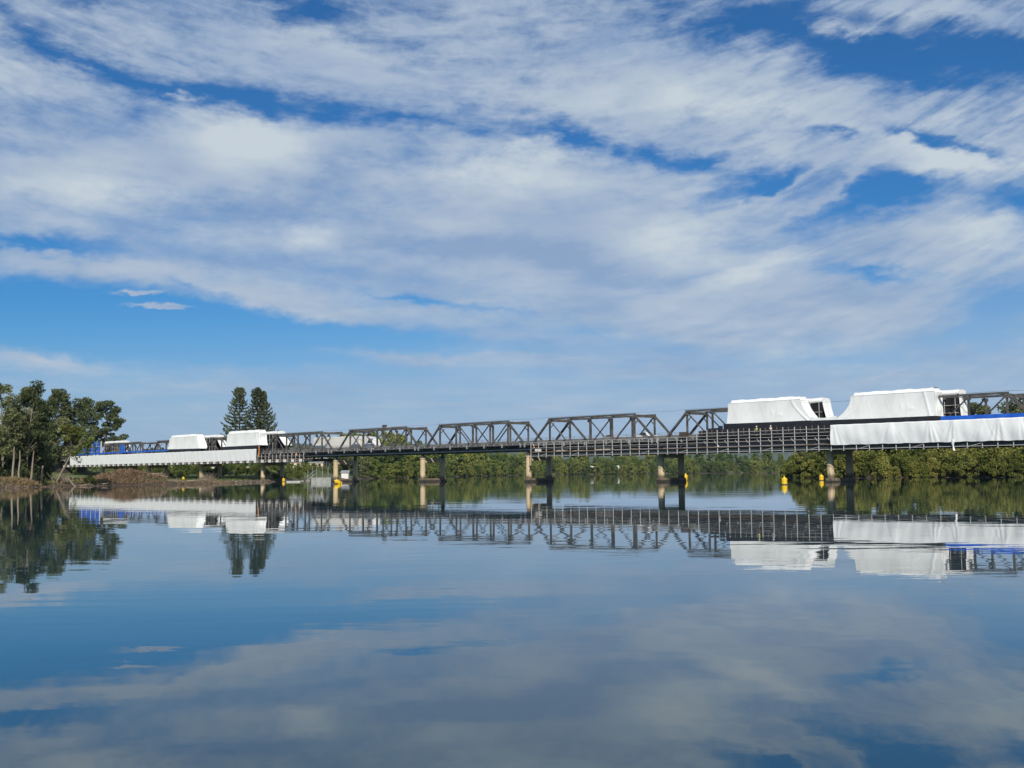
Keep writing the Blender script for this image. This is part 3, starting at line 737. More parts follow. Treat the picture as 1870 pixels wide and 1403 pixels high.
def wrap(label, tc, sR, sL, flR=0.0, flL=0.0, zb=11.25, far=False, zr=15.95, powR=2.0, powL=2.0, strip=None, seed=1):
    """white wrapped box round one truss; sR < sL.  Near wraps show their white face, far wraps their black road face"""
    r = bempty('truss_wrap', sR, tc, 0, label, 'wrap')
    rg = random.Random(seed); n = 90; rows = []
    ph = [rg.uniform(0, 6) for _ in range(6)]
    def edge(h): return sR - flR * (1 - h) ** powR, sL + flL * (1 - h) ** powL
    prof = []
    for j in range(29):
        h = j / 28.0; prof.append((h, 1.45 + .28 * (1 - h) ** 2, zb + (15.25 - zb) * h))
    prof += [(1.0, 1.5, 15.33), (1.02, 1.28, 15.42), (1.02, .95, zr - .06), (1.02, .5, zr), (1.02, -.5, zr), (1.02, -.95, zr - .06), (1.02, -1.3, 15.42)]
    for h, t, z in prof:
        a, c = edge(min(h, 1.0))
        if h > 1.01: a += .45; c -= .55
        row = []
        for i in range(n + 1):
            s = a + (c - a) * i / n; w_ = 0
            if h <= 1.0:
                w_ = .045 * math.sin(s * .7 + z * .5 + ph[0]) * math.sin(z * .9 + ph[1]) + .008 * math.sin(s * 2.3 + z * 1.9 + ph[2]) * math.sin(z * 1.1)
                w_ += .09 * math.exp(-((s - a - .9 - (z - zb) * .25) / .28) ** 2) * (1 - h * .4)
                w_ += .04 * math.exp(-((s - c + 1.4 + (z - zb) * .3) / .35) ** 2)
                w_ -= .04 * math.sin(i / n * math.pi)
            w_ += (.022 * math.exp(-(((s - sR + .35 * math.sin(z + s * .2)) % 3.4 - 1.7) / .12) ** 2) * (.4 + .6 * math.sin(s * 1.7 + z) ** 2) + .05 * math.exp(-((s - sR - 4.2) / .5) ** 2 - ((z - 12.6) / .35) ** 2) + .05 * math.exp(-((s - sR - 6.0) / .22) ** 2 - ((z - 13.0) / .5) ** 2)) if h <= 1.0 else 0
            dz = (.05 * math.sin(s * 1.2 + ph[3]) + .03 * math.sin(s * 2.9 + ph[4])) if h > 1.0 else (.05 * math.sin(s * .9 + ph[5]) if j == 0 else 0)
            row.append((s - sR, t + w_, z + dz))
        rows.append(row)
    q = MB(); q.grid(rows)
    # end drapes
    for side, fl in ((0, flR), (1, flL)):
        dr = []
        for j in range(15):
            h = j / 14.0; e_ = edge(h)[side]; z = zb + (15.25 - zb) * h; out = -1 if side == 0 else 1
            fx = .12 * math.sin(z * 2.0 + ph[2])
            dr.append([(e_ - sR + out * .02 + out * fx * math.sin(u * math.pi) + out * .10 * math.sin(u * 14) * (1 - h), 1.45 + .28 * (1 - h) ** 2 - u * 2.75, z) for u in (0, .15, .3, .45, .6, .75, .9, 1.0)])
        if not (far and side == 0 and False): q.grid(dr)
        cap = [edge(1.0)[side] - sR, edge(1.0)[side] - sR + (.45 if side == 0 else -.55)]
        q.add([(cap[0], 1.45, 15.25), (cap[0], -1.3, 15.25), (cap[1], -1.28, 15.42), (cap[1], -.95, zr - .06), (cap[1], .95, zr - .06), (cap[1], 1.28, 15.42)], [(0, 1, 2, 3, 4, 5)])
    if strip:
        a, c, z0, z1 = strip
        q.grid([[(a + (c - a) * i / 12 - sR, 1.74 + .03 * math.sin(i), z0 - .16 * i / 12) for i in range(13)], [(a + (c - a) * i / 12 - sR, 1.70, z1 - .3 * math.sin(i / 12 * math.pi) ) for i in range(13)]])
    q.build('white_sheet', SHEET, r, smooth=False)
    # road-side black lining and scaffold tubes; for the far wrap that face looks at the viewer
    tin = 1.9 if far else -1.38
    if far:
        # remove nothing: far wraps are turned, so the lining sits on the viewer's side
        pass
    q = MB(); q.grid([[(edge(h)[0] - sR + (edge(h)[1] - edge(h)[0]) * i / 20, tin - (.0 if not far else 0), zb - .6 + (15.3 - zb + .6) * h) for i in range(21)] for h in (0, .25, .5, .75, 1.0)])
    q.build('black_lining', BLACK, r)
    q = MB(); ts = tin + (.18 if far else -.18); s = 0.8
    while s < sL - sR:
        q.tube((s, ts, zb - .9), (s, ts, 15.1), .06, 5); s += 2.1
    for z in (zb + 1.3, zb + 2.6): q.tube((0.2, ts, z), (sL - sR - .2, ts, z), .05, 5)
    q.build('scaffold_tubes', TUBE, r)
    if far:
        q = MB(); q.grid([[(.3 + (sL - sR - .6) * i / 10, tin + .02, 15.28) for i in range(11)], [(.3 + (sL - sR - .6) * i / 10, 1.2, 15.97) for i in range(11)]]); q.build('roof_edge', SHEET, r)
    return r


def far_wrap(label, sR, sL, flR, seed, zb=11.25):
    """wrap round the far truss: black lining and tubes face the road, white roof and white end drapes"""
    tc = TF
    r = bempty('truss_wrap', sR, tc, 0, label, 'wrap'); w = sL - sR
    q = MB()
    n = 16
    roof = [(1.42, 15.05), (1.46, 15.3), (1.2, 15.8), (.5, 15.92), (-.5, 15.92), (-1.2, 15.8), (-1.46, 15.3), (-1.5, 13.5), (-1.6, zb)]
    q.grid([[(w * i / n, t, z + .04 * math.sin(i * 1.3 + seed)) for i in range(n + 1)] for t, z in roof])
    # end drape nearest the viewer sweeps outwards at the foot, with the dark inside showing beside it
    dr = []
    for j in range(11):
        h = j / 10.0; z = zb + (15.3 - zb) * h; e_ = -flR * (1 - h) ** 1.3
        dr.append([(e_ + .08 * math.sin(u * 11 + seed) * (1 - h * .6), 1.42 - u * 2.9, z) for u in (0, .2, .4, .6, .8, 1.0)])
    q.grid(dr)
    q.add([(0, 1.42, 15.3), (0, -1.48, 15.3), (0, -1.2, 15.8), (0, -.5, 15.92), (0, .5, 15.92), (0, 1.2, 15.8)], [(0, 1, 2, 3, 4, 5)])
    q.grid([[(w, 1.42, z), (w, -1.5, z)] for z in (zb, 13.5, 15.3)])
    q.build('white_sheet', SHEET, r)
    q = MB(); q.grid([[(w * i / n, 1.30, z) for i in range(n + 1)] for z in (zb - 1.6, 13, 15.1)])
    q.grid([[(w * i / n, -1.3, z) for i in range(n + 1)] for z in (zb - 1.6, 13, 15.2)])
    q.build('black_lining', BLACK, r)
    q = MB(); s = .7
    while s < w: q.tube((s, 1.5, zb - 1.6), (s, 1.5, 15.05), .06, 5); s += 1.9
    for z in (zb + .6, zb + 1.9): q.tube((0.1, 1.55, z), (w - .1, 1.55, z), .055, 5)
    q.tube((.4, 1.5, 15.0), (w, 1.5, 14.6), .06, 5)
    q.build('scaffold_tubes', TUBE, r)
    return r


wrap('white wrap boxed round the near truss above the black sheeting, its right hem swept low', 0, -34.0, -18.0, flR=2.6, flL=.25, powR=1.6, zb=11.3, strip=(-36.3, -41.5, 11.12, 11.95), seed=2)
wrap('largest white wrap, at right, its left edge sweeping down in a long curve', 0, -59.7, -44.2, flR=.1, flL=3.3, powL=2.2, zb=11.12, seed=3)
wrap('white wrap round the near truss in front of the twin pines at left', 0, 156.2, 175.6, flR=1.1, flL=.6, powR=2.5, zb=11.32, zr=16.2, seed=4)
wrap('small white wrap round the near truss farthest left, sloped at both ends', 0, 195.9, 215.0, flR=3.0, flL=1.3, powR=1.1, powL=1.2, zb=11.1, zr=16.1, seed=5)
far_wrap('white roofed far wrap with dark scaffold inside, behind the first right wrap', -34.6, -19, 1.0, 1)
far_wrap('white roofed far wrap with dark scaffold inside, behind the largest right wrap', -60.8, -45, .3, 2)
far_wrap('white roofed far wrap with dark scaffold inside, just right of the twin pines', 156.5, 175, 4.3, 3)
far_wrap('white roofed far wrap with dark scaffold inside, between the two left wraps', 195, 213, 3.4, 4)
far_wrap('white topped far wrap with dark inside near the blue sheeted end of the bridge', 268, 284, .6, 5)
# blue sheeted bay at the abutment end
r = bempty('blue_sheeted_bay', 271, 0, 0, 'tall blue sheeted scaffold bay over the truss at the left end of the bridge', 'scaffold')
q = MB(); q.grid([[(.3 + 19.5 * i / 26, 1.45 + .06 * math.sin(i * 1.7 + z), z + (-.5 if z > 13 else 0) * (i > 12) - (1.0 if z > 13 and i > 18 else 0)) for i in range(27)] for z in (10.9, 12, 13, 15.5)])
q.build('blue_sheet', BLUE, r, smooth=True)
q = MB()
for s in (0.1, 4.2, 8.4, 12.6, 16.8): q.tube((s, 1.62, 10.8), (s, 1.62, 15.6 if s < 9 else 15.0), .1 if s > 1 else .22, 6)
for z in (11.5, 13.6): q.tube((0, 1.66, z), (19, 1.66, z), .07, 5)
q.build('scaffold_tubes', TUBE, r)
q = MB(); q.grid([[(-20.2 + 1.8 * i, 1.5, z + .05 * math.sin(i)) for i in range(3)] for z in (10.9, 12.2, 15.0 - 1.2)]); q.build('blue_sheet', BLUE, r)

# ------------------------------------------------------------------ vehicles on the bridge
def wheel(x, y, r_, parent, w=.28):
    q = MB(); n = 16
    q.loft([[(x + rr * math.cos(2 * math.pi * i / n), y + yy, r_ + rr * math.sin(2 * math.pi * i / n)) for i in range(n)] for rr, yy in ((r_ * .8, -w / 2), (r_, -w / 2 + .04), (r_, w / 2 - .04), (r_ * .8, w / 2))])
    o = q.build('wheel', RUBBER, parent)
    q = MB(); q.loft([[(x + rr * math.cos(2 * math.pi * i / n), y + yy, r_ + rr * math.sin(2 * math.pi * i / n)) for i in range(n)] for rr, yy in ((r_ * .55, -w / 2 - .012), (r_ * .55, w / 2 + .012))])
    q.build('rim', GALV, o)

# truck: front faces -s (to the right of the picture)
tk = bempty('semi_trailer_truck', 103.2, -5.0, 8.752, 'white semi trailer truck crossing the bridge towards the right inside the truss', 'truck')
q = MB(); q.cbox(7.6, 31.2, -1.25, 1.25, 1.15, 4.25, .08); q.build('trailer', WHITEP, tk)
q = MB(); q.box(7.6, 31.2, -1.0, 1.0, .85, 1.148); q.box(11.5, 24, 1.1, 1.2, .45, 1.1); q.box(11.5, 24, -1.2, -1.1, .45, 1.1); q.build('chassis', GALV, tk)
q = MB()
cab = lambda ins: [(1.2 - ins * 0, -1.2 + ins, .5), (1.2, 1.2 - ins, .5)]
side = [(1.1, .45), (.95, 1.5), (1.35, 2.55), (1.9, 3.1), (3.2, 3.75), (5.4, 4.05), (6.2, 3.95), (6.2, .6)]
q.loft([[(x, yy, z) for x, z in side] for yy in (-1.2, 1.2)]); q.build('cab', CARW, tk)
q = MB(); q.loft([[(x, yy, z) for x, z in ((1.22, 2.0), (1.36, 2.5), (1.8, 2.98), (1.9, 2.9), (1.45, 2.4), (1.35, 2.0))] for yy in (-1.1, 1.1)])
q.box(1.75, 3.6, 1.203, 1.23, 2.05, 2.85); q.box(1.75, 3.6, -1.23, -1.203, 2.05, 2.85); q.box(1.2, 3.4, 1.204, 1.26, 3.05, 3.2); q.build('window', GLASS, tk)
q = MB(); q.box(6.3, 7.4, -1.0, 1.0, .7, 1.1); q.tube((6.7, .9, 1.1), (6.7, .9, 4.1), .09, 8); q.box(4.4, 5.9, 1.203, 1.28, .55, 1.05); q.build('fuel_tank_and_stack', DARKST, tk)
for x in (2.6, 8.6, 9.9, 17.2, 18.5, 27.6, 28.9, 30.2):
    for y in (-1.08, 1.08): wheel(x, y, .5, tk)
q = MB(); q.box(31.203, 31.26, -1.2, 1.2, .5, 1.1); q.box(25.8, 31.1, 1.0, 1.26, .55, 1.1); q.build('mudguard', DARKST, tk)

def car(label, s, t, paint, ute=False, flip=False):
    r = empty('parked_car' if False else 'car', BP(s, t, 8.752), label, 'car', ANG + (math.pi if flip else 0))
    if ute: prof = [(-2.6, .45), (-2.62, 1.05), (-.7, 1.12), (-.55, 1.75), (.75, 1.78), (1.35, 1.15), (2.4, 1.0), (2.55, .75), (2.5, .4)]
    else: prof = [(-2.2, .4), (-2.25, .95), (-1.75, 1.1), (-1.2, 1.5), (.25, 1.52), (1.1, 1.05), (2.05, .9), (2.25, .65), (2.2, .35)]
    q = MB(); q.loft([[(x, y * (0.86 if z > 1.12 else 1), z) for x, z in prof] for y in (-.88, -.8, .8, .88)]); q.build('body', paint, r)
    q = MB()
    if ute: w_ = [(-.5, 1.2), (-.42, 1.66), (.7, 1.68), (1.12, 1.2)]
    else: w_ = [(-1.6, 1.1), (-1.15, 1.42), (.2, 1.44), (.85, 1.1)]
    for y0, y1 in ((.78, .885), (-.885, -.78)): q.loft([[(x, y, z) for x, z in w_] for y in (y0, y1)])
    q.build('side_windows', GLASS, r)
    for x in (-1.4, 1.45):
        for y in (-.8, .8): wheel(x, y, .34, r, .2)
    q = MB(); q.box(2.2, 2.29, -.8, -.5, .62, .78); q.box(2.2, 2.29, .5, .8, .62, .78); q.build('headlights', WHITEP, r)
    return r
car('pale white pickup on the bridge beside the middle pier, half behind the railing', 5.4, -2.1, CARW, ute=True)
car('silver grey car on the bridge seen through the centre of a truss span', 15.6, -2.1, CARS)

# ------------------------------------------------------------------ workers
def person(label, s, t, z, rot, top, bend=0.0, arm=0.3):
    r = empty('person', BP(s, t, z), label, 'person', ANG + rot)
    def skin(name, verts, edges, radii, m_, root=0, parent=r):
        me = bpy.data.meshes.new(name); me.from_pydata(verts, edges, []); me.materials.append(m_)
        o = bpy.data.objects.new(name, me); COL.objects.link(o); o.parent = parent
        md = o.modifiers.new('Skin', 'SKIN'); md.use_smooth_shade = True
        for i, rr in enumerate(radii):
            me.skin_vertices[0].data[i].radius = (rr, rr) if not isinstance(rr, tuple) else rr
        me.skin_vertices[0].data[root].use_root = True
        sb_ = o.modifiers.new('Sub', 'SUBSURF'); sb_.levels = 1; sb_.render_levels = 1
        return o
    bx = lambda h: bend * max(0, h - .95)
    V = [(0, 0, .95), (bx(1.2), 0, 1.2), (bx(1.42), 0, 1.42), (bx(1.52), 0, 1.53), (bx(1.62) + .01, 0, 1.62), (bx(1.74), 0, 1.74)]
    R_ = [.13, .13, .14, .055, .095, .06]; E_ = [(0, 1), (1, 2), (2, 3), (3, 4), (4, 5)]
    for sg in (-1, 1):
        o_ = len(V)
        V += [(0, .1 * sg, .9), (.03, .11 * sg, .5), (0, .11 * sg, .08), (.14, .12 * sg, .04)]; R_ += [.09, .065, .045, .04]
        E_ += [(0, o_), (o_, o_ + 1), (o_ + 1, o_ + 2), (o_ + 2, o_ + 3)]
        o_ = len(V)
        hx_ = bx(1.42)
        V += [(hx_, .2 * sg, 1.41), (hx_ + .05, .26 * sg, 1.13), (hx_ + arm, .22 * sg, 1.02), (hx_ + arm + .08, .21 * sg, 1.0)]; R_ += [.055, .042, .033, .036]
        E_ += [(2, o_), (o_, o_ + 1), (o_ + 1, o_ + 2), (o_ + 2, o_ + 3)]
        hnd = o_ + 3
        for f in range(5):
            p = V[hnd]; ln = (.05, .085, .09, .085, .065)[f]
            dx, dy = (.02, -.04 * sg) if f == 0 else (.03, (f - 2.5) * .018)
            V += [(p[0] + dx, p[1] + dy, p[2] - .01), (p[0] + dx + ln, p[1] + dy * 1.25, p[2] - .035)]; R_ += [.01, .008]
            E_ += [(hnd, len(V) - 2), (len(V) - 2, len(V) - 1)]
    skin('body', V, E_, R_, SKIN)
    hx_ = bx(1.42)
    skin('vest', [(bx(1.0), 0, .98), (bx(1.2), 0, 1.2), (hx_, 0, 1.43), (hx_, .19, 1.41), (hx_ + .03, .235, 1.25), (hx_, -.19, 1.41), (hx_ + .03, -.235, 1.25)], [(0, 1), (1, 2), (2, 3), (3, 4), (2, 5), (5, 6)], [.165, .165, .165, .085, .07, .085, .07], top)
    skin('trousers', [(0, 0, 1.0), (0, .1, .88), (.03, .11, .5), (0, .11, .12), (0, -.1, .88), (.03, -.11, .5), (0, -.11, .12)], [(0, 1), (1, 2), (2, 3), (0, 4), (4, 5), (5, 6)], [.15, .11, .085, .07, .11, .085, .07], NAVY)
    q = MB(); q.lathe([(.15, 1.70), (.145, 1.71), (.125, 1.73), (.12, 1.78), (.09, 1.83), (.03, 1.855)], 14, (bx(1.7), 0)); q.build('helmet', HELM, r, smooth=True)
    q = MB(); q.loft([[(bx(1.62) + .095 + dx, y * k_, 1.62 + zz * k_) for y, zz in ((-.02, -.03), (.02, -.03), (.01, .03), (-.01, .03))] for dx, k_ in ((0, 1), (.03, .5))]); q.build('nose', SKIN, r)
    q = MB()
    for y in (-.035, .035): q.box(bx(1.65) + .085, bx(1.65) + .1, y - .012, y + .012, 1.65, 1.664)
    q.box(bx(1.57) + .08, bx(1.57) + .1, -.025, .025, 1.565, 1.575); q.build('eyes_and_mouth', RUBBER, r)
    return r
q = MB(); q.box(59, 87.6, 2.52, 3.08, 8.72, 8.78); q.build('upper_boards', BOARD, scR)
person('worker in yellow green vest behind the railing below the right white wrap', -25.3, 2.8, 8.78, 1.2, HIVISY)
person('worker in pale grey shirt behind the railing below the right white wrap', -28.4, 2.8, 8.78, -1.0, SHIRT)
person('worker in orange vest standing on the scaffold above a pale concrete pier', 34.6, 2.5, 6.74, .8, HIVISO, bend=.25)
person('worker in orange vest on the scaffold left of the white truck', 133.3, 2.6, 6.74, 2.4, HIVISO)

# ------------------------------------------------------------------ buoys
def buoy(label, x, y, z=0.0, tilt=(0, 0), sc=1.0, pillar=True):
    r = empty('marker_buoy', (x, y, z), label, 'buoy', 0, 'yellow buoys around the bridge piers')
    r.rotation_euler = (tilt[0], tilt[1], .3); r.scale = (sc, sc, sc)
    q = MB(); q.lathe([(.3, -.35), (.46, -.25), (.47, .0), (.47, .95), (.44, 1.02), (.3, 1.12), (.12, 1.2), (.1, 1.26)], 24); q.build('float', YEL, r, smooth=False)
    q = MB(); q.lathe([(.475, .0), (.485, .03), (.485, .1), (.475, .13)], 24); q.build('waterline_band', DARKST, r)
    q = MB(); q.lathe([(.09, 1.255), (.1, 1.3), (.06, 1.42), (.02, 1.46)], 10); q.build('top_fitting', YEL, r)
    return r
buoy('yellow pillar buoy standing nearest, alone on open water between the two right piers', 41.0, 166.0, 0, sc=.92)
buoy('upright yellow buoy just left of the right hand pier', 65.4, 233.0, 0)
buoy('large rounded yellow buoy half hidden behind the right edge of the middle pier', 41.9, 268.0, -.1, tilt=(.0, .2), sc=1.3)
buoy('tilted yellow buoy lying over in front of the pier below the truck', -37.9, 241.0, .15, tilt=(.2, -1.1), sc=1.05)
buoy('yellow buoy between a dark pier column and the small dinghy', -69.6, 334.0, 0, sc=.95)
buoy('small yellow buoy stranded among the driftwood on the mud', -88.7, 296.0, hz(-88.7, 296.0) - .1, sc=.72)


# ------------------------------------------------------------------ trees
def clusters_leaves(cl, per, leaf, rs, flat=.75):
    cs, sz = [], []
    for (x, y, z, r_) in cl:
        n = max(6, int(per * (r_ ** 1.5)))
        d = rs.normal(size=(n, 3)); d /= np.linalg.norm(d, axis=1, keepdims=True)
        rr = r_ * rs.uniform(0.25, 1.0, size=(n, 1)) ** 0.55
        p = d * rr; p[:, 2] *= flat
        cs.append(p + np.array([x, y, z])); sz.append(leaf * rs.uniform(.55, 1.35, size=n))
    return np.concatenate(cs), np.concatenate(sz)


def tree_proto(name, label, cat, H, base, R, ncl, cr, per, leaf, leafm, bark, seed, prof=None, lean=(0, 0), trunk_r=.28, loc=(0, 0, 0), group=None, flat=.75, hollow=.35, rotz=0.0):
    rs = np.random.RandomState(seed)
    root = empty(name, loc, label, cat, rotz, group)
    prof = prof or (lambda h: math.sin(math.pi * min(1, max(0, (h * .86 + .12)))) ** .6)
    def axis(z): f = z / H; return np.array([lean[0] * f ** 1.4, lean[1] * f ** 1.4, z])
    cl = []
    for i in range(ncl):
        h = (i + rs.uniform()) / ncl; z = base + (H - base - cr * .5) * h
        a = rs.uniform(0, 2 * math.pi) + i * 2.4
        rr = R * prof(h) * (hollow + (1 - hollow) * rs.uniform() ** .5)
        c = axis(z) + np.array([math.cos(a) * rr, math.sin(a) * rr, rs.normal() * .3])
        cl.append((c[0], c[1], c[2], cr * rs.uniform(.65, 1.3)))
    cs, sz = clusters_leaves(cl, per, leaf, rs, flat)
    mb = MB(); zs = np.linspace(-.3, H * .92, 8)
    mb.path([axis(z) + np.array([rs.normal() * .08, rs.normal() * .08, 0]) * (1 if i else 0) for i, z in enumerate(zs)], [trunk_r * (1.25 if i == 0 else 1) * (1 - .85 * i / 7) for i in range(8)], 8)
    for (x, y, z, r_) in cl[::2]:
        z0 = max(base * .55, z - (1.2 + .55 * math.hypot(x - axis(z)[0], y - axis(z)[1])))
        p0 = axis(z0); p2 = np.array([x, y, z]); p1 = (p0 + p2) / 2 + np.array([0, 0, .25])
        mb.path([p0, p1, p2], [trunk_r * .34 * (1 - z0 / H * .6), trunk_r * .22, trunk_r * .07], 5)
    mb.build('trunk', bark, root)
    quad_mesh('crown', cs, sz, seed + 7, leafm, root, aspect=1.4)
    return root


# left bank: tall gums at the frame edge, each a tree of its own
tall = lambda h: (.55 + .45 * math.sin(math.pi * min(1, h * .9 + .1))) * (1 - .55 * max(0, h - .75) / .25)
def LT(label, x, y, H, base, R, ncl, cr, seed, m_=LEAF_GUM, bark=BARKP, lean=(0, 0), tr=.24, per=105, leaf=.34, prof=tall, name='gum_tree', hollow=.3, flat=.75):
    return tree_proto(name, label, 'tree', H, base, R, ncl, cr, per, leaf, m_, bark, seed, prof, lean, tr, (x, y, hz(x, y) - .15), None, flat, hollow)
LT('tall gum at the left edge of the picture with a pale trunk', -103.6, 223, 20.2, 5.5, 3.5, 58, 1.25, 11, lean=(-1.0, 0))
LT('tall open crowned gum, second from the left edge, sky showing through it', -101.0, 228, 20.4, 6.5, 4.0, 62, 1.2, 12, lean=(1.2, .5), hollow=.35)
LT('low dark tree behind the reeds at the left edge', -104.0, 231, 10.5, 2.0, 3.4, 34, 1.2, 17, m_=LEAF_DARK, bark=BARKD)
LT('low olive tree between the pale trunks of the left grove', -101.2, 233, 9.5, 2.0, 2.4, 26, 1.1, 18, m_=LEAF_GUM, bark=BARKD)
LT('back row tree closing the left grove behind the tall gums', -112, 250, 16.0, 3.0, 5.0, 40, 1.5, 20, m_=LEAF_DARK, bark=BARKD)
LT('tall conical tree behind the bridge end, highest right of the edge gums', -193, 462, 33.0, 7, 7.6, 92, 2.0, 14, m_=LEAF_GUM, bark=BARKD, tr=.5, per=48, leaf=.62, lean=(2.0, 0), prof=lambda h: 1.08 - .72 * h)
LT('broad olive gum behind the bridge end between the edge gums and the conical tree', -202, 455, 33.0, 6, 7.2, 84, 1.9, 13, m_=LEAF_GUM, tr=.5, per=46, leaf=.62, lean=(2.0, 0))
LT('rounded dark tree behind the bridge end, right shoulder of the left grove', -184, 468, 29.0, 5, 7.4, 72, 2.0, 15, m_=LEAF_DARK, bark=BARKD, tr=.45, per=44, leaf=.65, prof=lambda h: 1.0 - .5 * h)
LT('lower dark tree filling the gap under the conical tree behind the bridge end', -192, 450, 21.0, 3, 7.5, 52, 1.9, 16, m_=LEAF_DARK, bark=BARKD, tr=.4, per=44, leaf=.65)
LT('lower dark tree standing left of the bridge end behind the leaning trunk', -203, 445, 22.0, 3, 8.0, 54, 1.9, 19, m_=LEAF_DARK, bark=BARKD, tr=.4, per=44, leaf=.65)
LT('bright yellow green small tree just above the white sheet by the leaning trunk', -180.5, 448, 20.5, 14.5, 3.0, 18, 1.5, 22, m_=LEAF_YEL, bark=BARKD, tr=.2, per=46, leaf=.6, prof=lambda h: .9)
umb = lambda h: .75 + .35 * math.sin(math.pi * h)
LT('large dark spreading gum standing behind the blue sheeted end of the bridge', -172, 462, 29.0, 10, 7.0, 60, 2.0, 23, m_=LEAF_DARK, bark=BARKD, tr=.55, per=42, leaf=.7, prof=lambda h: 1.15 - .62 * h, lean=(1.5, 0), hollow=.4, flat=.6)
LT('grey green tree left of the spreading gum behind the bridge end', -186, 455, 23.0, 4, 7.0, 60, 2.0, 24, m_=LEAF_GUM, bark=BARKD, tr=.45, per=42, leaf=.7, hollow=.4)

under = [tree_proto('understory_shrub', '-', 'shrub', 4.6, .2, 2.4, 26, .9, 80, .34, LEAF_DARK, BARKD, 140 + i, lambda h: math.sqrt(max(.05, 1 - (h * .95) ** 2)) * .95, (0, 0), .1, flat=.85, hollow=.5) for i in range(3)]
under_spots = [(-108, 226, 1.1, 0), (-104.5, 227, .9, 1), (-101.5, 226.5, .8, 2), (-100.3, 229, .9, 3), (-104, 222, .6, 5), (-99.8, 223.5, .45, 1.3), (-106, 233, 1.1, 4.4), (-110, 232, 1.3, 5.5), (-103, 238, 1.2, .7), (-100.0, 226, .6, 2.2), (-97.4, 224.5, .45, 1.0), (-97.4, 227.5, .5, 2.7)]

# bare trunks of the grove
def bare_trunk(label, pts, r0, r1, name='bare_tree'):
    r = empty(name, pts[0], label, 'bare tree')
    q = MB(); p0 = Vector(pts[0]); n = len(pts)
    q.path([Vector(p) - p0 + Vector((0, 0, -.2 if i == 0 else 0)) for i, p in enumerate(pts)], [r0 + (r1 - r0) * i / (n - 1) for i in range(n)], 8)
    q.build('trunk', BARKP, r)
    return r
def up(x, y, lst): return [(x + dx, y + dy, hz(x, y) + dz) for dx, dy, dz in lst]
bare_trunk('slender pale trunk at the left edge above the reeds', up(-103.0, 216, [(0, 0, 0), (.15, 0, 2.5), (-.1, 0, 5), (.2, 0, 7)]), .2, .11)
bare_trunk('left of two close pale trunks in the grove', up(-99.3, 218, [(0, 0, 0), (.1, 0, 2.5), (.25, 0, 5), (.2, 0, 7)]), .24, .14)
bare_trunk('right of two close pale trunks in the grove', up(-98.4, 219, [(0, 0, 0), (-.1, 0, 2.2), (.1, 0, 4.5), (0, 0, 6.4)]), .2, .12)
bare_trunk('tall pale trunk broken off at the top, rising from orange grass', up(-97.0, 221, [(0, 0, 0), (.25, 0, 2.0), (.35, 0, 4.2), (.55, 0, 6.8)]), .26, .1)
bare_trunk('short pale stump of a trunk right of the grove beside orange grass', up(-97.0, 226, [(0, 0, 0), (.15, 0, 1.8), (.3, 0, 3.8)]), .24, .14)

# leaning tree with drooping tip
lx, ly = -100.4 + 3.6, 233.0
lean_t = empty('leaning_tree', (lx, ly, hz(lx, ly) - .2), 'bent grey trunk leaning right over the white sheet with drooping feathery foliage', 'tree')
q = MB(); arc = [(0, 0, 0), (1.2, .2, 2.6), (2.4, .4, 5.2), (3.6, .6, 7.3), (5.0, .8, 8.6), (6.4, 1.0, 9.1), (7.6, 1.2, 8.8)]
q.path(arc, [.22, .19, .16, .13, .1, .07, .04], 8)
q.path([(3.0, .5, 6.3), (4.3, .6, 6.5)], [.06, .02], 5); q.path([(4.4, .7, 8.1), (5.6, .4, 10.6), (6.8, .3, 11.8)], [.07, .05, .02], 5)
q.build('trunk', BARKP, lean_t)
rs = np.random.RandomState(4); cl = []
for k_ in range(34):
    f = rs.uniform(.45, 1.0); i = min(5, int(f * 6)); p = np.array(arc[i]) * (1 - (f * 6 - i)) + np.array(arc[i + 1]) * (f * 6 - i)
    cl.append((p[0] + rs.normal() * .6, p[1] + rs.normal() * .5, p[2] - abs(rs.normal()) * 1.6 + .3, rs.uniform(.4, .8)))
for k_ in range(8): cl.append((5.6 + rs.normal() * .7, .4, 10.9 + rs.normal() * .6, .45))
cs, sz = clusters_leaves(cl, 70, .3, rs, 1.5)
quad_mesh('crown', cs, sz, 31, LEAF_HEDGE, lean_t, aspect=1.8, vertical=.5)

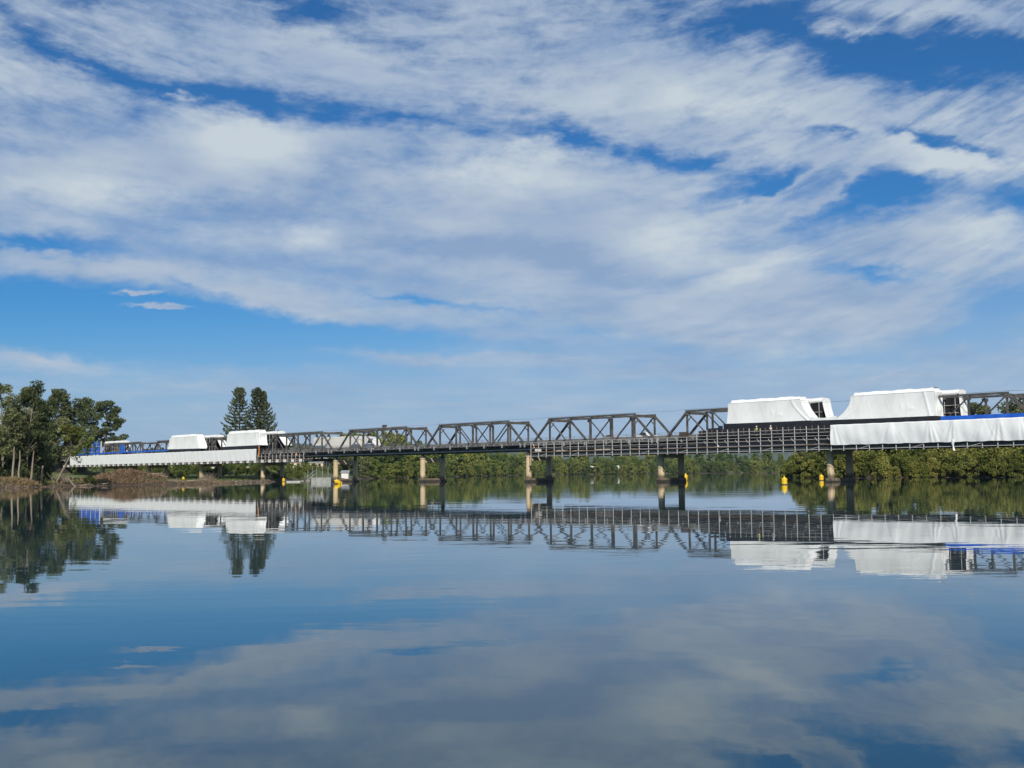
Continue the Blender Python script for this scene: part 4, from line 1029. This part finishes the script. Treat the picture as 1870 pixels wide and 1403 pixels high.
# tall pines on the far left bank
def pine(label, x, y, H, prof, seed, lean=0.0, loft=.25, east=1.0, west=1.0):
    z0 = hz(x, y); r = empty('hoop_pine', (x, y, z0 - .2), label, 'tree')
    rs = np.random.RandomState(seed); q = MB()
    q.path([(lean * (f ** 2), 0, H * f) for f in (0, .2, .4, .6, .8, 1)], [.55, .48, .4, .3, .18, .05], 10)
    cs, sz = [], []
    z = H * .12; wi = 0
    while z < H - .4:
        h = z / H; R_ = prof(h); nb = 7 if R_ > 2 else 6
        for b_ in range(nb):
            a = 2 * math.pi * (b_ + .5 * (wi % 2)) / nb + rs.normal() * .22; Lb = R_ * rs.uniform(.72, 1.1); k_ = max(0, math.cos(a)); w_ = max(0, -math.cos(a)); Lb *= 1 - (1 - east) * k_ ** .6 - (1 - west) * w_ ** .6
            ca, sa_ = math.cos(a), math.sin(a); x0 = lean * h * h
            pt = lambda f: np.array([x0 + ca * Lb * f, sa_ * Lb * f, z + Lb * (-.12 * f + (.12 + loft) * f ** 3.0)])
            q.path([pt(0), pt(.5), pt(1.0)], [.09, .06, .02], 4)
            n = int(12 + Lb * 10); f = rs.uniform(.18, 1.0, n) ** .75
            side = rs.normal(size=n) * (.16 + .10 * Lb * (1 - f)); P_ = np.stack([pt(v) for v in f])
            P_[:, 0] += -sa_ * side; P_[:, 1] += ca * side; P_[:, 2] += rs.normal(size=n) * .16 + .08
            cs.append(P_); sz.append(rs.uniform(.3, .62, n))
        z += rs.uniform(.75, 1.15) * (1.25 if h < .75 else .7); wi += 1
    q.build('trunk', BARKD, r)
    quad_mesh('crown', np.concatenate(cs), np.concatenate(sz), seed + 3, LEAF_PINE, r, aspect=1.5)
    return r
def lerp_prof(tab): return lambda h: float(np.interp(h, [a for a, _ in tab], [b_ for _, b_ in tab]))
pine('left of the twin tall pines behind the bridge, narrow with a bushy round top', -119.6, 480, 34.8, lerp_prof([(0, 7.5), (.3, 8.8), (.5, 8.2), (.64, 6.6), (.79, 4.2), (.85, 2.9), (.92, 3.4), (.97, 2.2), (1, .6)]), 51, east=.8)
pine('right of the twin tall pines behind the bridge, round topped', -111.8, 480, 34.6, lerp_prof([(0, 7), (.3, 7.2), (.5, 6.6), (.64, 5.2), (.79, 3.4), (.86, 3.0), (.92, 3.3), (.97, 2.2), (1, .6)]), 52, loft=.3, east=.8, west=.9)
pine('slim pine crowding the right side of the twin pines with upswept branches', -109.2, 481, 33.0, lerp_prof([(0, 6.5), (.3, 6.6), (.5, 6.0), (.66, 5.0), (.78, 3.0), (.86, 1.5), (.95, 1.6), (1, .4)]), 53, loft=.42, west=.55)

# shared prototypes for the bushes and far trees (copies share mesh data)
def scatter(protos, spots, label, group, zoff=-.2):
    used = set()
    for i, (x, y, sc, rz) in enumerate(spots):
        p = protos[i % len(protos)]
        loc = (x, y, hz(x, y) + zoff)
        if id(p) not in used:
            used.add(id(p)); p.location = loc; p.rotation_euler = (0, 0, rz); p.scale = (sc, sc, sc * (.8 + .45 * ((i * 37) % 11) / 10)); p['label'] = label; p['group'] = group
        else: copy_tree(p, loc, rz, (sc, sc, sc * (.8 + .45 * ((i * 37) % 11) / 10)), label, group)

dome = lambda h: math.sqrt(max(.05, 1 - (h * .95) ** 2)) * .95
mang = [tree_proto('mangrove', '-', 'tree', 7.6, .6, 3.6, 44, 1.15, 62, .46, LEAF_MANG, BARKD, 60 + i, dome, (0, 0), .16, flat=.8, hollow=.55) for i in range(4)]
rg = random.Random(8)
def sample_bank(n, x0, x1, y0, y1, bands, cond=None):
    """spots at least 'gap' apart within bands of distance from the water: (dmin, dmax, gap, smin, smax)"""
    out = []
    for dmin, dmax, gap, a, b_ in bands:
        xs = np.array([rg.uniform(x0, x1) for _ in range(n)]); ys = np.array([rg.uniform(y0, y1) for _ in range(n)]); d = river_sd(xs, ys); here = []
        for x, y, q in zip(xs, ys, d):
            if dmin < q < dmax and (cond is None or cond(x, y)) and all((x - u) ** 2 + (y - v) ** 2 > gap * gap for u, v in here): here.append((x, y))
        out += [(x, y, rg.uniform(a, b_), rg.uniform(0, 6.3)) for x, y in here]
    return out
spots = sample_bank(5000, 78, 185, 238, 352, ((.1, 1.5, 2.6, .5, .72), (2.2, 6, 3.3, .75, 1.0), (7, 14, 4.0, 1.0, 1.3)))
rg.shuffle(spots)
scatter(mang, spots, 'olive green mangrove in the dense thicket along the right bank', 'mangroves along the right bank')
LT('dark round topped tree seen through the truss at far right', 146.0, 346, 21.0, 8, 4.4, 40, 1.6, 71, m_=LEAF_DARK, bark=BARKD, per=60, leaf=.6, prof=lambda h: .9, name='broadleaf_tree')
LT('big dark green crown at the far right edge behind the truss', 172.0, 362, 23.5, 8, 9.5, 60, 2.2, 72, m_=LEAF_DARK, bark=BARKD, per=48, leaf=.7, prof=umb, name='broadleaf_tree')
LT('dark tree leaning over the water at the left tip of the right bank thicket', 92.0, 338, 9.5, 2.0, 3.6, 40, 1.2, 73, m_=LEAF_DARK, bark=BARKP, lean=(-.8, 0), name='broadleaf_tree')
bare_trunk('pale arched bare branch over the left tip of the right bank thicket', [(92.6, 330, hz(92.6, 330) + 1.8), (92.3, 329.6, 3.6), (91.4, 329.2, 5.6), (89.8, 329, 7.0), (87.6, 329, 7.8)], .16, .05, name='bare_branch')

scatter(under, under_spots, 'dark green shrub of the understory in the left grove', 'understory of the left grove')
r0 = None; rg = random.Random(77)
for (x, y, q_, rz) in sample_bank(900, 84, 150, 262, 340, ((-.3, .8, 4.5, .7, 1.3),)):
    if r0 is None:
        r0 = empty('dead_branch', (x, y, 0), 'bare pale stick at the foot of the right bank thicket', 'branch', rz, 'bare sticks along the right bank')
        qb = MB(); qb.path([(0, 0, -.4), (.3, .1, 1.0), (.9, .2, 2.1), (1.1, .1, 3.0)], [.09, .075, .05, .02], 5); qb.path([(.4, .1, 1.2), (.1, -.3, 2.0)], [.05, .02], 5); qb.build('stick', BARKP, r0)
    else: copy_tree(r0, (x, y, 0), rz, (q_, q_, q_), 'bare pale stick at the foot of the right bank thicket', 'bare sticks along the right bank')
# far bank trees
farp = [tree_proto('far_bank_tree', '-', 'tree', 14.5, .8, 5.2, 40, 1.75, 24, 1.0, LEAF_FAR, BARKD, 80 + i, (dome if i % 2 else umb), (0, 0), .3, flat=.8, hollow=.5) for i in range(5)]
rg = random.Random(21)
seen = lambda x, y: (-.15 if y < 700 else -.12) < x / y < .262
spots = sample_bank(4000, -90, 40, 545, 1170, ((.0, 2.0, 5.5, .45, .75), (6, 13, 8.0, .85, 1.2), (18, 34, 10, 1.05, 1.35)), seen)
spots += sample_bank(9000, 5, 385, 1150, 1560, ((.0, 3, 7.0, .5, .95), (9, 24, 11, .85, 1.25), (30, 60, 15, .95, 1.4)), lambda x, y: seen(x, y) and not (86 < x < 132 and river_sd(np.array([x]), np.array([y]))[0] > 12 and y < 1330))
rg.shuffle(spots)
scatter(farp, spots, 'green riverside tree in the dense continuous tree line of the far bank', 'trees of the far bank')
# a few taller ones behind the buildings
bk = [tree_proto('background_tree', '-', 'tree', 15.0, 2.0, 6.0, 40, 1.9, 24, 1.0, LEAF_DARK, BARKD, 90 + i, umb, (0, 0), .35, flat=.8, hollow=.5) for i in range(3)]
spots = []
for i in range(26):
    x = -300 + i * 9.5; spots.append((x + rg.uniform(-3, 3), 700 + rg.uniform(-25, 25), rg.uniform(.8, 1.15), rg.uniform(0, 6)))
for x, y in ((-93, 500), (-86, 506), (-79, 502), (-99, 512), (-71, 520), (-107, 505), (-76, 512)): spots.append((x, y, .55, x))
scatter(bk, spots, 'dark tree in the backdrop row beyond the left end of the bridge', 'backdrop trees behind the left bank')

# shrubs of the green slope under the bridge
shr = [tree_proto('bank_shrub', '-', 'shrub', 2.4, .1, 1.6, 22, .62, 90, .3, LEAF_HEDGE, BARKD, 100 + i, dome, (0, 0), .06, flat=.85, hollow=.5) for i in range(3)]
spots = []
for i in range(900):
    x = rg.uniform(-165, -72); y = rg.uniform(345, 470); q_ = (x - BX) * .7204 + (y - BY) * .69355
    if not 13 < q_ < 30 or river_sd(np.array([x]), np.array([y]))[0] < 3 or any((x - a) ** 2 + (y - b_) ** 2 < 4.5 for a, b_, _, _ in spots) or len(spots) > 180: continue
    spots.append((x, y, rg.uniform(.6, 1.15), rg.uniform(0, 6)))
for i in range(9): spots.append((-70 - rg.uniform(6, 10), 400 + i * 14, rg.uniform(.8, 1.3), i))
scatter(shr, spots, 'green shrub on the grassy slope between the left piers', 'shrubs on the left bank slope', -.1)
s1 = copy_tree(shr[0], (-92.6, 240.5, hz(-92.6, 240.5)), 1.0, (.8, .8, .7), 'low dark green shrub between the fallen pole and the white sheet', None)
yb = tree_proto('yellow_bush', 'bright yellow flowering bush beside the white car on the bank', 'bush', 2.6, .2, 1.6, 16, .7, 80, .3, LEAF_YEL, BARKD, 120, dome, (0, 0), .08, (-87.0, 428, hz(-87, 428)))

# ------------------------------------------------------------------ ground cover and debris on the left bank
def blades(name, centers, hgt, m_, seed, w=.06, lean_=.5):
    rs = np.random.RandomState(seed); c = np.asarray(centers); n = len(c)
    d = rs.normal(size=(n, 3)) * lean_; d[:, 2] = 1; d /= np.linalg.norm(d, axis=1, keepdims=True)
    d *= (hgt * rs.uniform(.5, 1.2, n))[:, None]
    sd_ = rs.normal(size=(n, 3)); sd_[:, 2] *= .2; sd_ /= np.linalg.norm(sd_, axis=1, keepdims=True); sd_ *= w
    v = np.stack([c - sd_, c + sd_, c + d * .6 + sd_ * .7, c + d + np.array([0, 0, -.1]) * 1.0], 1).reshape(-1, 3)
    me = bpy.data.meshes.new(name); me.from_pydata(v.tolist(), [], [(4 * i, 4 * i + 1, 4 * i + 2, 4 * i + 3) for i in range(n)]); me.materials.append(m_)
    o = bpy.data.objects.new(name, me); COL.objects.link(o)
    return o
def ground_pts(n, fx, fy, seed, dmin=.4):
    rs = np.random.RandomState(seed); x = fx(rs, n); y = fy(rs, n); ok = river_sd(x, y) > dmin; x, y = x[ok], y[ok]
    return np.stack([x, y, height(x, y) - .03], 1)
p = ground_pts(9000, lambda r_, n: r_.normal(-89.5, 4.6, n), lambda r_, n: r_.normal(254, 5.0, n), 3, .6)
tag(blades('dead_reeds', p, 1.0, REED, 5, .07, 1.3), kind='stuff')
def shore_pts(n, seed, y0, y1, dmax):
    rs = np.random.RandomState(seed); x = rs.uniform(-118, -72, n); y = rs.uniform(y0, y1, n); d = river_sd(x, y); ok = (d > -.15) & (d < dmax); x, y = x[ok], y[ok]
    return np.stack([x, y, height(x, y) - .05], 1)
tag(blades('shore_debris', shore_pts(60000, 41, 200, 300, 3.2), .55, REED, 42, .09, 1.6), kind='stuff')
tag(blades('shore_twigs', shore_pts(26000, 43, 200, 350, 2.6), .7, WOOD, 44, .06, 2.0), kind='stuff')
p = np.concatenate([ground_pts(1500, lambda r_, n, a=a: r_.normal(a, .8, n), lambda r_, n, b_=b_: r_.normal(b_, .9, n), int(b_ * 7 + a)) for a, b_ in ((-98.6, 217), (-96.6, 219.5), (-94.6, 222), (-92.9, 226), (-101, 215), (-93.6, 224.5))])
tag(blades('dry_grass', p, 1.35, STRAW, 6, .06, .5), kind='stuff')
p = ground_pts(26000, lambda r_, n: r_.uniform(-118, -74, n), lambda r_, n: r_.uniform(203, 300, n), 9, 1.6)
tag(blades('bank_grass', p, .45, GRASSM, 7, .07, .6), kind='stuff')
p = ground_pts(14000, lambda r_, n: r_.uniform(-160, -72, n), lambda r_, n: r_.uniform(330, 440, n), 10, 5)
tag(blades('slope_grass', p, .7, GRASSM, 8, .12, .6), kind='stuff')

rg = random.Random(33)
logs = [(-84.5, 259.5, 3.8, .25, 'long pale driftwood log lying at the water edge beside the reed heap'), (-83.0, 261.5, 3.2, -.1, 'grey driftwood log crossing the mud right of the reed heap'), (-81.8, 262, 4.5, .12, 'longest bleached driftwood log on the mud below the buoy'),
        (-86.0, 262, 2.8, .5, 'short driftwood log propped against the reed heap'), (-80.6, 266, 4.2, -.3, 'brown driftwood log between the reed heap and the shaded pier'), (-79.2, 271, 5.5, .05, 'thin long driftwood log along the mud edge under the left wrap'), (-78.4, 276, 4.6, .2, 'dark driftwood log at the tip of the mud bank'),
        (-82.6, 268, 3.0, .9, 'crooked driftwood log set back among the roots'), (-84.2, 270, 3.4, -.6, 'fallen branch beside the stranded buoy'), (-92.0, 236.6, 3.0, .1, 'pale branch in the mud below the leaning tree'), (-90.4, 243, 2.4, -.2, 'brown root log at the foot of the reed heap')]
for x, y, ln, a, lb in logs:
    r = empty('driftwood_log', (x, y, hz(x, y) + .22), lb, 'log', a, 'driftwood on the left mud bank')
    q = MB(); b_ = rg.uniform(.12, .22)
    q.path([(-ln / 2, 0, rg.uniform(-.1, .1)), (-ln / 5, rg.uniform(-.2, .2), rg.uniform(0, .25)), (ln / 5, rg.uniform(-.2, .2), rg.uniform(.05, .35)), (ln / 2, 0, rg.uniform(0, .5))], [b_, b_ * .9, b_ * .7, b_ * .35], 7)
    q.build('trunk', WOOD, r)
    q = MB()
    for k_ in range(3):
        f = rg.uniform(-.3, .4) * ln; q.path([(f, 0, .1), (f + rg.uniform(-.3, .6), rg.uniform(-.5, .5), rg.uniform(.3, .9))], [.07, .02], 5)
    q.build('branch_stub', WOOD, r)
r = empty('fallen_pole', (-92.4, 231.5, hz(-92.4, 231.5)), 'pale straight pole propped slanting on the bank right of the leaning tree', 'pole')
q = MB(); q.path([(-1.5, 0, 2.2), (-.6, 0, 1.1), (.6, 0, -.3)], [.09, .12, .15], 7); q.build('pole', BARKP, r)
# tangled dead scrub in front of the shaded pier
for nm, x, y, sc, lb in (('dead_scrub', -80.5, 291, 1.0, 'grey brown dead scrub tangled in front of the shaded pier below the left wrap'), ('dead_scrub', -88.5, 276, .8, 'pale dead scrub on the mud behind the driftwood logs'), ('dead_scrub', -96.0, 234.5, .9, 'grey twiggy scrub caught at the bridge end beside the leaning tree')):
    r = empty(nm, (x, y, hz(x, y)), lb, 'scrub'); q = MB()
    for k_ in range(70):
        a = rg.uniform(0, 6.28); l_ = rg.uniform(1, 2.6) * sc; b_ = (rg.gauss(0, .9) * sc, rg.gauss(0, .9) * sc, 0); e_ = (b_[0] + math.cos(a) * l_ * .7, b_[1] + math.sin(a) * l_ * .7, l_)
        q.path([b_, ((b_[0] + e_[0]) / 2 + rg.uniform(-.2, .2), (b_[1] + e_[1]) / 2, l_ * .6), e_], [.05, .035, .012], 4)
    q.build('twigs', WOOD, r)
for i, (x, y, s_) in enumerate(((-71.3, 352, .8), (-70.5, 362, .7), (-71.0, 358, .6), (-70.2, 370, .9), (-69.8, 378, .7), (-72.0, 349, .7), (-70.4, 385, .8))):
    r = empty('bank_rock', (x + 1.2, y, hz(x + 1.2, y) + .1), 'grey rock in the row along the water edge behind the dinghy', 'rock', i, 'rocks at the foot of the green slope')
    q = MB(); rr = random.Random(i)
    q.loft([[(s_ * k2 * math.cos(a_ * .785) * (1 + rr.uniform(-.15, .15)), s_ * k2 * math.sin(a_ * .785) * (1 + rr.uniform(-.15, .15)), s_ * zz) for a_ in range(8)] for k2, zz in ((.9, -.4), (1, 0), (.8, .45), (.35, .7))])
    q.build('stone', ROCK, r)

# ------------------------------------------------------------------ pontoon, dinghy, buildings on the left bank
pt = empty('work_pontoon', (-52.6, 303, 0), 'grey floating work pontoon with railings beside the pale pier', 'pontoon', .05)
q = MB(); q.cbox(-2.7, 2.7, -2, 2, -.4, 1.25, .08); q.build('hull', mat('grey_pontoon', (0.33, 0.34, 0.31), .7, (0.24, 0.25, 0.23), .8), pt)
for x in (-3.6, -2.4, -1.2, .4, 1.9):
    q = MB(); q.tube((x, -1.9, .0), (x, -1.9, 4.4 if x > -3 else 3.6), .06, 6); q.build('mooring_pole', GALV, pt)
q = MB(); q.tube((-1.2, -1.9, 3.9), (2.7, -1.9, 3.9), .05, 5); q.tube((-1.2, -1.9, 2.3), (2.7, -1.9, 2.3), .05, 5); q.box(-1.2, 2.7, .5, 1.8, 1.8, 2.1); q.build('railing', DARKST, pt)
q = MB(); q.beam((-3.9, -1.4, .5), (-1.6, -1.2, 2.4), .8, .12); q.tube((-3.9, -1.8, 1.4), (-1.6, -1.6, 3.3), .05, 5); q.tube((-3.9, -1.0, 1.4), (-1.6, -.8, 3.3), .05, 5); q.build('steps', GALV, pt)
dg = empty('dinghy', (-63.5, 318, 0), 'small flat white dinghy moored left of the pontoon', 'boat', .2)
q = MB(); q.loft([[(x, y * w_, z) for y, z in ((-.8, .35), (-.6, -.05), (.6, -.05), (.8, .35))] for x, w_ in ((-1.9, .8), (-.6, 1), (.8, .9), (1.6, .5), (2.0, .12))], closed=True); q.build('hull', WHITEP, dg)
q = MB(); q.box(-2.2, -1.92, -.2, .2, .1, .85); q.build('outboard', DARKST, dg)

def house(name, label, x, y, w, d, h, wallm, roofm, ridge=1.2, rot=0.0, openings=2):
    z = hz(x, y); r = empty(name, (x, y, z - .1), label, 'building', rot)
    q = MB(); q.box(-w / 2, w / 2, -d / 2, d / 2, 0, h); q.build('wall', wallm, r)
    q = MB(); o = .35
    q.loft([[(xx, -d / 2 - o, h + .01), (xx, 0, h + ridge), (xx, d / 2 + o, h + .01), (xx, d / 2 + o, h - .12), (xx, 0, h + ridge - .14), (xx, -d / 2 - o, h - .12)] for xx in (-w / 2 - o, w / 2 + o)]); q.build('roof', roofm, r)
    for i in range(openings):
        q = MB(); cx = -w / 2 + w * (i + .5) / openings; q.box(cx - .5, cx + .5, -d / 2 - .04, -d / 2 - .003, h * .35, h * .8); q.build('window', GLASS, r)
    return r
house('shed', 'low cream shed on the bank behind the pontoon', -84.5, 474, 6.0, 4, 2.6, CREAM, ROOFG)
house('shed', 'small pale shed left of the cream shed under the bridge', -93.0, 472, 4.6, 4, 2.6, CREAM, ROOFG)
house('house', 'white roofed house beyond the green slope at left, under the white sheet', -135, 440, 7.5, 6, 1.9, WHITEP, WHITEP, .9)
house('house', 'small white house glimpsed between the pier columns below the truck', -71.5, 470, 3.0, 4, 2.6, WHITEP, ROOFG, 1.0, 0.0, 0)
house('house', 'white house among the far bank trees, left of the pair by the middle pier', 107.5, 1300, 12, 9, 4.5, WHITEP, WHITEP, 2.4)
house('house', 'taller white gabled house among the far bank trees by the middle pier', 122.0, 1318, 12, 9, 6.0, WHITEP, WHITEP, 3.0, .5)
# arched shelter with pale ribs
ar = empty('arched_shelter', (-87.5, 486, hz(-87.5, 486)), 'arched grey roof with pale ribs glimpsed under the bridge left of the pale pier', 'building')
q = MB(); arcp = [(-6.0 * math.cos(math.pi * i / 12), 2.6 + 2.6 * math.sin(math.pi * i / 12)) for i in range(13)]
q.loft([[(x, yy, z) for x, z in arcp] + [(x * .97, yy, z - .15) for x, z in reversed(arcp)] for yy in (-3, 3)]); q.build('roof', ROOFG, ar)
for i in range(6):
    q = MB(); x = -5 + 1.7 * i; q.beam((x, -3.1, 2.3), (x + 1.2, -3.1, 4.3), .3, .12); q.build('rib', WHITEP, ar)
q = MB(); q.box(-5.7, -5.4, -2.9, 2.9, 0, 2.7); q.box(5.4, 5.7, -2.9, 2.9, 0, 2.7); q.build('wall', DARKST, ar)
# L-shaped pale block with a pole by the water
sgn = empty('pump_house', (-75.2, 541, hz(-75.2, 541)), 'small L-shaped cream pump house with a tall pole at the right of the left bank', 'building')
q = MB(); q.cbox(-1.6, .6, -1.2, 1.2, -.5, 5.0, .05); q.build('low_wing', CREAM, sgn)
q = MB(); q.cbox(.603, 1.7, -1.2, 1.2, -.5, 7.0, .05); q.build('tower', CREAM, sgn)
q = MB(); q.tube((1.1, 0, 7.0), (1.1, 0, 12.5), .12, 8); q.build('pole', GALV, sgn)
r = empty('low_wall', (-104, 418, hz(-104, 418)), 'low pale wall along the top of the green slope at left', 'wall', .05)
q = MB(); q.box(-13, 13, -.15, .15, 0, .85); q.build('panel', CREAM, r); q = MB(); q.box(-13.1, 13.1, -.2, .2, .853, .95); q.build('coping', WHITEP, r)
c_ = car('white car parked on the bank beside the yellow bush', 0, 0, CARW); c_.name = 'parked_car'
c_.location = (-84.6, 430, hz(-84.6, 430)); c_.rotation_euler = (0, 0, 3.0)
fh = house('house', 'narrow white gabled house with a tall thin mast beside it on the far bank', 93.5, 1290, 5.5, 6, 5.5, WHITEP, WHITEP, 3.0, .4, 1)
q = MB(); q.tube((-3.4, 0, 0), (-3.4, 0, 17), .16, 8, .1); q.build('mast', WHITEP, fh)

# ------------------------------------------------------------------ thin air haze
hb = MB(); hb.box(-9600, 9600, -700, 14000, -3.2, 330)
hz_m = bpy.data.materials.new('thin_air'); hz_m.use_nodes = True
N = NT(hz_m.node_tree); N.n.remove(N.n['Principled BSDF'])
pv = N.new('ShaderNodeVolumePrincipled'); pv.inputs['Color'].default_value = c4(0.55, 0.74, 0.98); pv.inputs['Density'].default_value = 0.000028
pv.inputs['Anisotropy'].default_value = 0.0
N.l.new(pv.outputs[0], N.n['Material Output'].inputs['Volume'])
tag(hb.build('haze', hz_m), kind='stuff')
